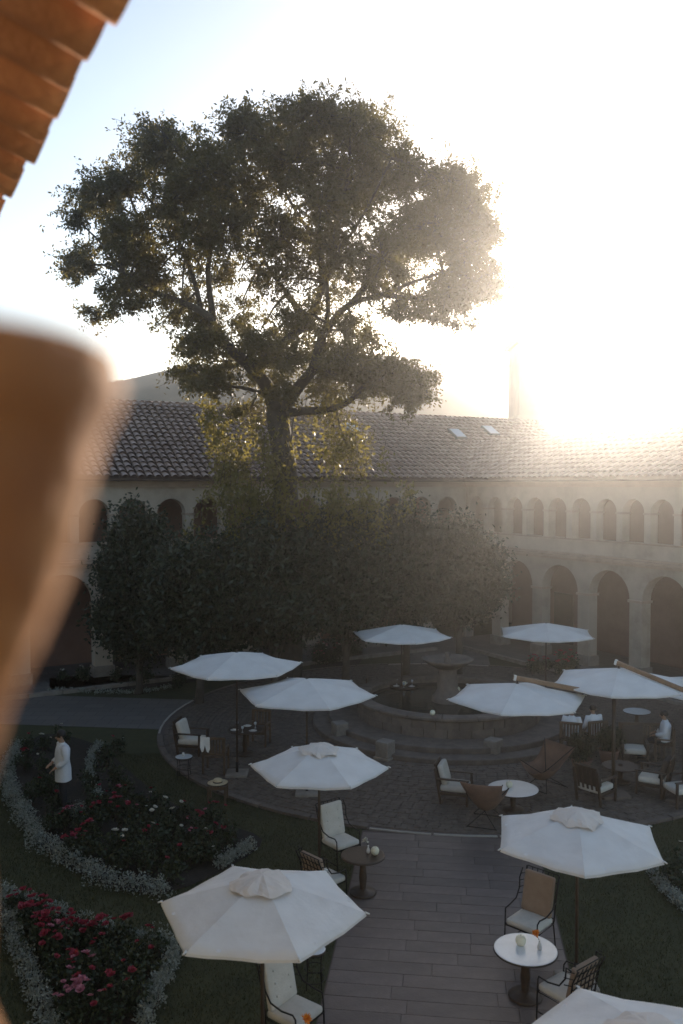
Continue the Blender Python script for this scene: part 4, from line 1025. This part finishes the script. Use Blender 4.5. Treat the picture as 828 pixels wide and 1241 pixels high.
# stone blocks round the fountain
for (px, py, lb) in ((412, 896, 'pale stone block beside the fountain under the large parasol'), (467, 920, 'pale stone block at the foot of the fountain steps'), (598, 918, 'pale stone block at the fountain steps below the cantilever parasol')):
    p = gp(px, py); T = empty('stone_block', (p.x, p.y, Z1), rnd.uniform(0, 1)); prop(T, lb, 'stone block', 'stone blocks round the fountain')
    g = G(); g.rbox((0, 0, .26), (.40, .40, .44), .02); g.build('block', M['stone'], T); g = G(); g.rbox((0, 0, .02), (.48, .48, .06), .01); g.build('foot', M['stone'], T)

# ------------------------------------------------------------------ people
def person(name, label, loc, face, J, hairmat='hair', seated=False, top='shirt'):
    T = empty(name, loc, math.atan2(face[1], face[0])); prop(T, label, 'person')
    def skin(nm, verts, edges, mat, lv=2):
        me = bpy.data.meshes.new(nm); me.from_pydata([v[0] for v in verts], edges, []); me.materials.append(mat)
        o = bpy.data.objects.new(nm, me); COL.objects.link(o)
        o.modifiers.new('skin', 'SKIN').use_smooth_shade = True
        for i, v in enumerate(verts):
            r = v[1]; me.skin_vertices[0].data[i].radius = r if hasattr(r, '__len__') else (r, r)
        me.skin_vertices[0].data[0].use_root = True
        sb = o.modifiers.new('sub', 'SUBSURF'); sb.levels = lv; sb.render_levels = lv
        dg = bpy.context.evaluated_depsgraph_get(); dg.update()
        m2 = bpy.data.meshes.new_from_object(o.evaluated_get(dg)); m2.name = nm
        bpy.data.objects.remove(o); 
        m2.materials.clear(); m2.materials.append(mat)
        for p_ in m2.polygons: p_.use_smooth = True; p_.material_index = 0
        return link(nm, m2, T)
    V = []; E = []; ix = {}
    def add(k, p, r, par=None):
        ix[k] = len(V); V.append((tuple(p), r))
        if par is not None: E.append((ix[par], ix[k]))
    add('pel', J['pel'], .105); add('spi', J['spi'], .10, 'pel'); add('che', J['che'], .10, 'spi'); add('nek', J['nek'], .05, 'che')
    hd = Vector(J['head']); add('jaw', hd + Vector((.012, 0, -.055)), (.062, .068), 'nek'); add('hea', hd + Vector((0, 0, .02)), (.078, .088), 'jaw'); add('cro', hd + Vector((-.008, 0, .085)), (.055, .06), 'hea')
    for s_, sg in (('l', 1), ('r', -1)):
        add('sh' + s_, J['sh' + s_], .045, 'che'); add('el' + s_, J['el' + s_], .042, 'sh' + s_); add('wr' + s_, J['wr' + s_], .028, 'el' + s_)
        wv = Vector(J['wr' + s_]); d = (wv - Vector(J['el' + s_])).normalized(); sd_ = Vector((0, 0, 1)).cross(d)
        sd_ = sd_.normalized() if sd_.length > .1 else Vector((1, 0, 0))
        add('pm' + s_, wv + d * .055, (.036, .018), 'wr' + s_)
        for q in range(4):
            o = sd_ * (-.027 + .018 * q); L_ = (.075, .088, .082, .062)[q]; k0 = 'f%d' % q + s_
            add(k0, wv + d * .085 + o, .0095, 'pm' + s_); add(k0 + 'b', wv + d * (.085 + L_ * .5) + o + Vector((0, 0, -.01)), .009, k0); add(k0 + 'c', wv + d * (.085 + L_ * .9) + o + Vector((0, 0, -.03)), .0075, k0 + 'b')
        add('th' + s_, wv + d * .05 - sd_ * .045 * sg, .011, 'pm' + s_); add('tt' + s_, wv + d * .095 - sd_ * .055 * sg, .009, 'th' + s_)
        add('hi' + s_, J['hi' + s_], .085, 'pel'); add('kn' + s_, J['kn' + s_], .055, 'hi' + s_); add('an' + s_, J['an' + s_], .038, 'kn' + s_); add('to' + s_, J['to' + s_], .034, 'an' + s_)
    body = skin('body', V, E, M['skin'])
    P = lambda k: V[ix[k]][0]
    g = G(); pe, sp_, chv, nk_ = (Vector(P(k)) for k in ('pel', 'spi', 'che', 'nek'))
    sec = [(pe + Vector((0, 0, -.03 if seated else -.25)), .165, .205), (pe, .16, .20), (pe.lerp(sp_, .6), .15, .19), (sp_, .148, .19), (sp_.lerp(chv, .6), .15, .198), (chv, .145, .205), (chv.lerp(nk_, .35), .125, .19), (chv.lerp(nk_, .6), .095, .14), (chv.lerp(nk_, .82), .062, .072), (chv.lerp(nk_, .95), .058, .062)]
    KK = 20; vv = []; ff = []
    for i_, (c_, rx_, ry_) in enumerate(sec):
        for q in range(KK):
            a_ = 2 * math.pi * q / KK; fo = 1 + .035 * math.sin(5 * a_ + i_) * (1 if i_ < 5 else .3)
            vv.append(c_ + Vector((rx_ * fo * math.cos(a_), ry_ * fo * math.sin(a_), 0)))
    for i_ in range(len(sec) - 1):
        for q in range(KK): ff.append((i_ * KK + q, i_ * KK + (q + 1) % KK, (i_ + 1) * KK + (q + 1) % KK, (i_ + 1) * KK + q))
    g.add(vv, ff, True)
    for s_ in 'lr':
        S_, E_, W_ = Vector(P('sh' + s_)), Vector(P('el' + s_)), Vector(P('wr' + s_))
        g.tube([S_.lerp(chv, .35), S_, S_.lerp(E_, .5), E_.lerp(S_, .08), E_.lerp(W_, .5), W_.lerp(E_, .08)], [.075, .088, .080, .070, .062, .052], 12)
    g.build('shirt', M[top], T)
    tv = [(P('pel'), .10)]; te = []
    for s_ in 'lr':
        b = len(tv); tv += [(P('hi' + s_), .082), (P('kn' + s_), .076), (tuple(Vector(P('an' + s_)) + Vector((0, 0, .02))), .062)]; te += [(0, b), (b, b + 1), (b + 1, b + 2)]
    skin('trousers', tv, te, M['trousers'])
    for s_ in 'lr':
        a = Vector(P('an' + s_)); t_ = Vector(P('to' + s_)); dd = (t_ - a); dd.z = 0; dd.normalize(); mm = Matrix.Rotation(math.atan2(dd.y, dd.x), 3, 'Z')
        g = G(); g.rbox(Vector((a.x, a.y, a.z - .035)) + dd * .07, (.27, .095, .08), .035, mm); g.build('shoe', M['shoe'], T)
    # hair cap, ears, nose, eyes
    g = G(); g.lathe([(.094, -.01), (.100, .03), (.094, .07), (.07, .112), (.03, .13), (.0, .133)], 18, (hd.x - .022, hd.y, hd.z)); g.build('hair', M[hairmat], T)
    for sy in (-1, 1):
        g = G(); g.rbox((hd.x - .005, sy * .088 + hd.y, hd.z - .005), (.035, .018, .055), .008); g.build('ear', M['skin'], body)
        g = G(); g.rbox((hd.x + .080, sy * .032 + hd.y, hd.z + .012), (.012, .024, .012), .005); g.build('eye', M['hair'], body)
    g = G(); g.rbox((hd.x + .092, hd.y, hd.z - .018), (.03, .022, .04), .009); g.build('nose', M['skin'], body)
    g = G(); g.rbox((hd.x + .078, hd.y, hd.z - .055), (.012, .042, .010), .004); g.build('mouth', M['plaster_red'], body)
    return T
STAND = dict(pel=(0, 0, .95), spi=(.01, 0, 1.13), che=(.0, 0, 1.34), nek=(.015, 0, 1.50), head=(.05, 0, 1.615),
             shl=(0, .175, 1.41), ell=(-.02, .23, 1.14), wrl=(.17, .16, 1.02), shr=(0, -.175, 1.41), elr=(-.02, -.23, 1.14), wrr=(.19, -.13, 1.05),
             hil=(0, .095, .90), knl=(.03, .10, .50), anl=(-.01, .10, .09), tol=(.14, .115, .035), hir=(0, -.095, .90), knr=(.0, -.10, .50), anr=(-.05, -.10, .09), tor=(.10, -.115, .035))
SIT = dict(pel=(-.05, 0, .56), spi=(-.08, 0, .74), che=(-.09, 0, .95), nek=(-.07, 0, 1.11), head=(-.03, 0, 1.225),
           shl=(-.09, .175, 1.02), ell=(-.06, .24, .76), wrl=(.17, .14, .70), shr=(-.09, -.175, 1.02), elr=(-.06, -.24, .76), wrr=(.17, -.12, .72),
           hil=(-.02, .10, .53), knl=(.42, .13, .53), anl=(.44, .13, .09), tol=(.58, .14, .035), hir=(-.02, -.10, .53), knr=(.42, -.13, .53), anr=(.40, -.13, .09), tor=(.54, -.14, .035))
pp_ = gp(77, 985)
person('person', 'person in loose white shirt and dark trousers standing among the roses', (pp_.x, pp_.y, 0.0), (-.86, -.5), STAND).scale = (1.10,) * 3
for (px, py, f, lb) in ((693, 915, (.35, .94), 'person in white shirt sitting behind the potted shrub, nearer the fountain'), (717, 913, (-.3, .95), 'person in white shirt sitting between potted shrub and slatted bench'), (802, 922, (-.95, .3), 'person in white shirt seated at the white table by the cantilever pole')):
    p = gp(px, py); 
    slat_seat('garden_chair', 'slatted teak chair under the ' + lb.replace(' in white shirt', '').replace('seated', 'placed'), (p.x - .05 * f[0], p.y - .05 * f[1], Z1), f, .62, group=GS)
    person('person', lb, (p.x, p.y, Z1), f, SIT, seated=True)
# potted shrubs
def potted(px, py, rad, lb):
    p = gp(px, py); T = empty('potted_shrub', (p.x, p.y, Z1)); prop(T, lb, 'potted shrub', 'potted shrubs among the seats')
    g = G(); g.lathe([(.16, 0), (.20, .02), (.26, .30), (.28, .36), (.25, .37), (.23, .33), (.02, .33)], 24); g.build('pot', M['plaster_red'], T)
    g = G()
    for k in range(7): a = k * .9; g.tube([(0, 0, .3), (.2 * math.cos(a), .2 * math.sin(a), .75)], [.015, .006], 5)
    g.build('stem', M['bark'], T)
    d = nr.normal(size=(34, 3)); d /= np.linalg.norm(d, axis=1)[:, None]; c = np.array([0, 0, .36 + rad * .95]) + d * rad * nr.uniform(.4, .95, (34, 1)) * np.array([1, 1, .95])
    P = np.repeat(c, 55, 0) + nr.normal(size=(34 * 55, 3)) * .085
    link('foliage', npmesh('foliage', leaf_quads(P, .085, .5), 4, M['leaf_dark']), T)
potted(705, 938, .36, 'round potted shrub in front of the two guests in white'); potted(738, 926, .28, 'smaller potted shrub beside the cantilever pole')

# ------------------------------------------------------------------ flower beds
def patch(name, pts, z, mat):
    g = G(); g.add([(p.x, p.y, z) for p in pts], [tuple(range(len(pts)))]); o = g.build(name, mat); prop(o, kind='structure'); return o
def smooth_line(pxs, k=6):
    P = [gp(*q) for q in pxs]; out = []
    for i in range(len(P) - 1):
        p0, p1, p2, p3 = P[max(0, i - 1)], P[i], P[i + 1], P[min(len(P) - 1, i + 2)]
        for s_ in range(k):
            t = s_ / k; out.append(.5 * ((2 * p1) + (p2 - p0) * t + (2 * p0 - 5 * p1 + 4 * p2 - p3) * t * t + (3 * p1 - p0 - 3 * p2 + p3) * t ** 3))
    out.append(P[-1]); return out
def border(pxs, wd, h, label, leaf=.05, dens=900):
    line = smooth_line(pxs); o = line[0].copy(); T = empty('border_hedge', o); prop(T, label, 'hedge', 'silver leaved border hedges')
    P = []; st = G(); acc = 0
    for i in range(len(line) - 1):
        a, b = line[i], line[i + 1]; L_ = (b - a).length; k = max(2, int(L_ / .16))
        for q in range(k):
            c = a.lerp(b, (q + rnd.random()) / k) + Vector((rnd.gauss(0, wd * .16), rnd.gauss(0, wd * .16), 0)) - o
            hh = h * rnd.uniform(.7, 1.2); rr = wd * rnd.uniform(.38, .6)
            m_ = int(dens * .16 * max(.5, L_ / k / .16)); d = nr.normal(size=(m_, 3)); d /= np.linalg.norm(d, axis=1)[:, None]; d[:, 2] = np.abs(d[:, 2])
            P.append(np.array([c.x, c.y, .03]) + d * np.array([rr, rr, hh]) * nr.uniform(.55, 1.05, (m_, 1)))
            st.tube([(c.x, c.y, 0), (c.x + rnd.uniform(-.05, .05), c.y, hh * .7)], [.012, .005], 4)
    st.build('stems', M['bark'], T)['kind'] = 'stuff'
    link('foliage', npmesh('foliage', leaf_quads(np.concatenate(P), leaf, .5, up=-.5), 4, M['leaf_silver']), T)
    return T
soil1 = smooth_line([(14, 1098), (60, 1112), (110, 1134), (212, 1152), (196, 1190), (172, 1250), (60, 1250), (34, 1180)], 4)
patch('flower_bed', soil1, .02, M['soil'])
border([(4, 1092), (14, 1130), (34, 1180), (52, 1225), (66, 1262)], 0.36, .30, 'silver leaved hedge along the lawn side of the crimson flower wedge')
border([(6, 1090), (38, 1106), (70, 1118), (110, 1134), (160, 1145), (214, 1150)], 0.36, .32, 'silver leaved hedge closing the crimson wedge towards the rose bed')
border([(214, 1154), (203, 1180), (188, 1208), (172, 1250)], .26, .24, 'short silver leaved hedge of the crimson wedge under the small parasol')
soil2 = smooth_line([(14, 955), (30, 1000), (62, 1036), (112, 1066), (188, 1084), (262, 1060), (318, 1018), (240, 990), (180, 955), (120, 905), (60, 890), (24, 905)], 4)
patch('flower_bed', soil2, .02, M['soil'])
border([(22, 908), (10, 940), (18, 975), (36, 1005), (64, 1036), (112, 1064), (158, 1080), (200, 1086)], 0.44, .32, 'long curving silver hedge round the rose bed with the standing person')
border([(262, 1052), (285, 1040), (304, 1030)], .26, .22, 'short silver hedge at the far point of the rose bed by the plaza')
border([(90, 985), (120, 975), (108, 935), (118, 905)], .26, .24, 'silver leaved row inside the rose bed behind the standing person', dens=500)
soil3 = smooth_line([(800, 1050), (835, 1105), (900, 1120), (900, 1040)], 4); patch('flower_bed', soil3, .02, M['soil'])
border([(788, 1048), (798, 1068), (812, 1088), (835, 1108)], .26, .22, 'silver hedge at the edge of the east lawn past the orange flower table')
soil4 = smooth_line([(60, 836), (130, 838), (215, 830), (240, 822), (140, 818), (60, 822)], 3); patch('flower_bed', soil4, .02, M['soil'])
border([(60, 838), (130, 841), (165, 841), (210, 834)], .22, .16, 'thin pale border of the bed before the far arcade', dens=350)
soil5 = smooth_line([(376, 812), (425, 812), (440, 790), (400, 786), (378, 795)], 3); patch('flower_bed', soil5, .02, M['soil'])
soil6 = smooth_line([(632, 818), (690, 822), (700, 806), (640, 800)], 3); patch('flower_bed', soil6, .02, M['soil'])

def rosette(mat, rr=.055, seed=1):
    vs_ = []; r2 = np.random.default_rng(seed)
    for ring, (k, rad, tilt, L_) in enumerate(((5, .010, 1.25, .5), (6, .016, .85, .75), (8, .02, .4, 1.0))):
        for i in range(k):
            a = 2 * math.pi * (i + .5 * ring) / k + r2.uniform(-.15, .15); d = np.array([math.cos(a) * math.cos(tilt), math.sin(a) * math.cos(tilt), math.sin(tilt)]); s_ = np.array([-math.sin(a), math.cos(a), 0])
            b = np.array([math.cos(a), math.sin(a), 0]) * rad * .3; L2 = rr * L_ * r2.uniform(.85, 1.15); W2 = L2 * .55
            vs_ += [b, b + d * L2 * .6 + s_ * W2, b + d * L2 + np.array([0, 0, .004]), b + d * L2 * .6 - s_ * W2]
    return npmesh('flower', np.array(vs_), 4, M[mat])
FL = {'red': rosette('red', .058, 1), 'pink': rosette('pink', .055, 2), 'white': rosette('white_petal', .065, 3), 'small_red': rosette('red', .040, 4), 'small_pink': rosette('pink', .040, 5), 'small_white': rosette('white_petal', .036, 6)}
BUSH = []
for v in range(4):
    hh = .34 + .06 * v; d = nr.normal(size=(16, 3)); d /= np.linalg.norm(d, axis=1)[:, None]; d[:, 2] = np.abs(d[:, 2])
    c = np.array([0, 0, .10]) + d * np.array([.26, .26, hh]) * nr.uniform(.4, 1, (16, 1)); P = np.repeat(c, 20, 0) + nr.normal(size=(320, 3)) * .055; P[:, 2] = np.maximum(P[:, 2], .02)
    st = G()
    for k in range(6): st.tube([(0, 0, 0), tuple(Vector(c[k]) * .5 + Vector((.02, .01, .03))), tuple(c[k])], [.010, .008, .004], 4, cap=False)
    BUSH.append((npmesh('foliage', leaf_quads(P, .075, .55), 4, M['leaf_rose']), st.mesh('stem', M['bark']), hh))
def rose(px, py, kinds, nfl, label, group, spread=.24, sc=1.0):
    p = gp(px, py); fo, st, hh = BUSH[rnd.randrange(4)]
    T = empty('rose_bush', (p.x, p.y, .015), rnd.uniform(0, 6.28)); prop(T, label, 'rose bush', group); T.scale = (sc, sc, sc)
    link('stem', st, T); link('foliage', fo, T)
    for k in range(nfl):
        a = rnd.uniform(0, 6.28); r_ = rnd.uniform(0, spread); z = .10 + hh * math.sqrt(max(.05, 1 - (r_ / .34) ** 2)) + .02
        o = link('flower', FL[rnd.choice(kinds)], T, (r_ * math.cos(a), r_ * math.sin(a), z), rnd.uniform(0, 6.28))
        o.rotation_euler = (rnd.uniform(-.4, .4), rnd.uniform(-.4, .4), rnd.uniform(0, 6.28)); s_ = rnd.uniform(.75, 1.25); o.scale = (s_, s_, s_)
G1 = ('bush crowded with crimson flowers in the silver bordered wedge', 'crimson bushes in the wedge')
G1b = ('bush with few crimson flowers inside the silver bordered wedge', 'sparse crimson bushes in the wedge')
G2 = ('bush with pink flowers in the silver bordered wedge', 'pink bushes in the wedge')
G3 = ('rose bush with red blooms in the long curving bed', 'red rose bushes in the curving bed')
G4 = ('rose bush with large white blooms in the long curving bed', 'white rose bushes in the curving bed')
G5 = ('rose bush almost without blooms in the long curving bed', 'green rose bushes in the curving bed')
for (px, py) in ((26, 1112), (40, 1124), (52, 1128), (34, 1136), (44, 1142), (64, 1142), (56, 1150), (50, 1160), (72, 1148), (86, 1148), (100, 1152), (120, 1152), (150, 1152), (112, 1158)): rose(px, py, ['red', 'small_red', 'red'], rnd.randint(5, 9), *G1)
for (px, py) in ((80, 1165), (65, 1180), (85, 1190), (130, 1170), (160, 1175), (150, 1195), (145, 1228), (165, 1225), (110, 1180), (120, 1200), (95, 1212), (130, 1240), (70, 1200), (185, 1165), (180, 1185)): rose(px, py, ['small_red', 'red'], rnd.randint(1, 3), *G1b)
for (px, py) in ((98, 1205), (88, 1232), (104, 1236), (72, 1158), (84, 1246)): rose(px, py, ['pink', 'small_pink', 'small_pink'], rnd.randint(4, 7), *G2)
for (px, py) in ((130, 985), (148, 980), (140, 992), (252, 1008), (262, 1004), (258, 1030), (232, 1032), (84, 1040), (96, 1032), (110, 1022), (70, 985), (30, 935), (82, 1004), (120, 1005), (155, 1005), (240, 1018)): rose(px, py, ['red', 'small_red', 'small_pink'], rnd.randint(3, 6), *G3)
for (px, py) in ((142, 1034), (160, 1036), (180, 1012), (205, 1012), (200, 1000), (258, 1046), (54, 938), (52, 910)): rose(px, py, ['white', 'small_white'], rnd.randint(1, 3), *G4)
for (px, py) in ((60, 1010), (110, 1045), (130, 1050), (150, 1060), (180, 1060), (190, 1040), (210, 1050), (230, 1050), (170, 1050), (220, 1030), (195, 1025), (165, 1020), (100, 1010), (50, 960), (40, 975), (60, 965), (110, 960), (140, 955), (150, 965), (170, 985), (190, 985), (220, 1000), (275, 1025), (240, 1045), (130, 930), (140, 915), (35, 915), (75, 905), (115, 985), (205, 1070)): rose(px, py, ['small_white', 'small_red'], rnd.randint(0, 2), *G5, sc=1.1)
for k in range(9): rose(rnd.uniform(70, 225), rnd.uniform(824, 834), ['small_white'], 3, 'low bush with white blooms in the bed before the far arcade', 'white bushes before the far arcade')
for k in range(7): rose(rnd.uniform(384, 428), rnd.uniform(793, 810), ['small_white', 'small_red', 'small_pink'], 5, 'bush with mixed blooms under the evergreen trees beyond the pool', 'mixed bushes beyond the pool', sc=1.3)
for k in range(7): rose(rnd.uniform(640, 692), rnd.uniform(806, 819), ['red', 'small_red'], 7, 'bush with red blooms beside the east path', 'red bushes beside the east path', sc=1.2)
for (px, py) in ((815, 1075), (828, 1085), (825, 1062)): rose(px, py, ['small_white'], 1, 'leafy bush behind the silver hedge of the east lawn', 'bushes of the east lawn')

# ------------------------------------------------------------------ grass on the near lawns
def inpoly(x, y, P):
    c = False; j = len(P) - 1
    for i in range(len(P)):
        if (P[i].y > y) != (P[j].y > y) and x < (P[j].x - P[i].x) * (y - P[i].y) / (P[j].y - P[i].y) + P[i].x: c = not c
        j = i
    return c
X = nr.uniform(-9.5, 9, 260000); Y = nr.uniform(10.2, 24, 260000)
dx, dy = X - FX, Y - FY; rr = np.hypot(dx, dy); lat = dx * pb.x + dy * pb.y
keep = (rr > PLR) & (np.abs(lat) > 1.87) & (np.abs(X / Y) < .42)
for P_ in (soil1, soil2, soil3):
    idx = np.where(keep)[0]; 
    for i in idx:
        if inpoly(X[i], Y[i], P_): keep[i] = False
X, Y = X[keep], Y[keep]; k = len(X)
a = nr.uniform(0, 6.28, k); h = nr.uniform(.025, .06, k); wv = .006; ln = nr.normal(size=(k, 2)) * .02
b0 = np.stack([X - np.cos(a) * wv, Y - np.sin(a) * wv, np.zeros(k)], 1); b1 = np.stack([X + np.cos(a) * wv, Y + np.sin(a) * wv, np.zeros(k)], 1); tp = np.stack([X + ln[:, 0], Y + ln[:, 1], h], 1)
prop(link('grass', npmesh('grass', np.stack([b0, b1, tp], 1).reshape(-1, 3), 3, M['grass'])), 'short mown grass of the courtyard lawns', 'grass', kind='stuff')

# ------------------------------------------------------------------ haze
g = G(); g.box((0, 0, 19.5), (1260, 1260, 41))
hz = g.build('haze', None); prop(hz, 'thin sunlit evening haze filling the courtyard and valley', 'haze', kind='stuff')
m, n_, l_, b_ = newmat('haze_air'); n_.remove(b_)
pvn = n_.new('ShaderNodeVolumePrincipled'); pvn.inputs['Color'].default_value = (1, .975, .965, 1); pvn.inputs['Density'].default_value = HAZE_DENSITY; pvn.inputs['Anisotropy'].default_value = HAZE_G
l_.new(pvn.outputs[0], n_['Material Output'].inputs['Volume']); hz.data.materials.append(m); hz.display_type = 'WIRE'
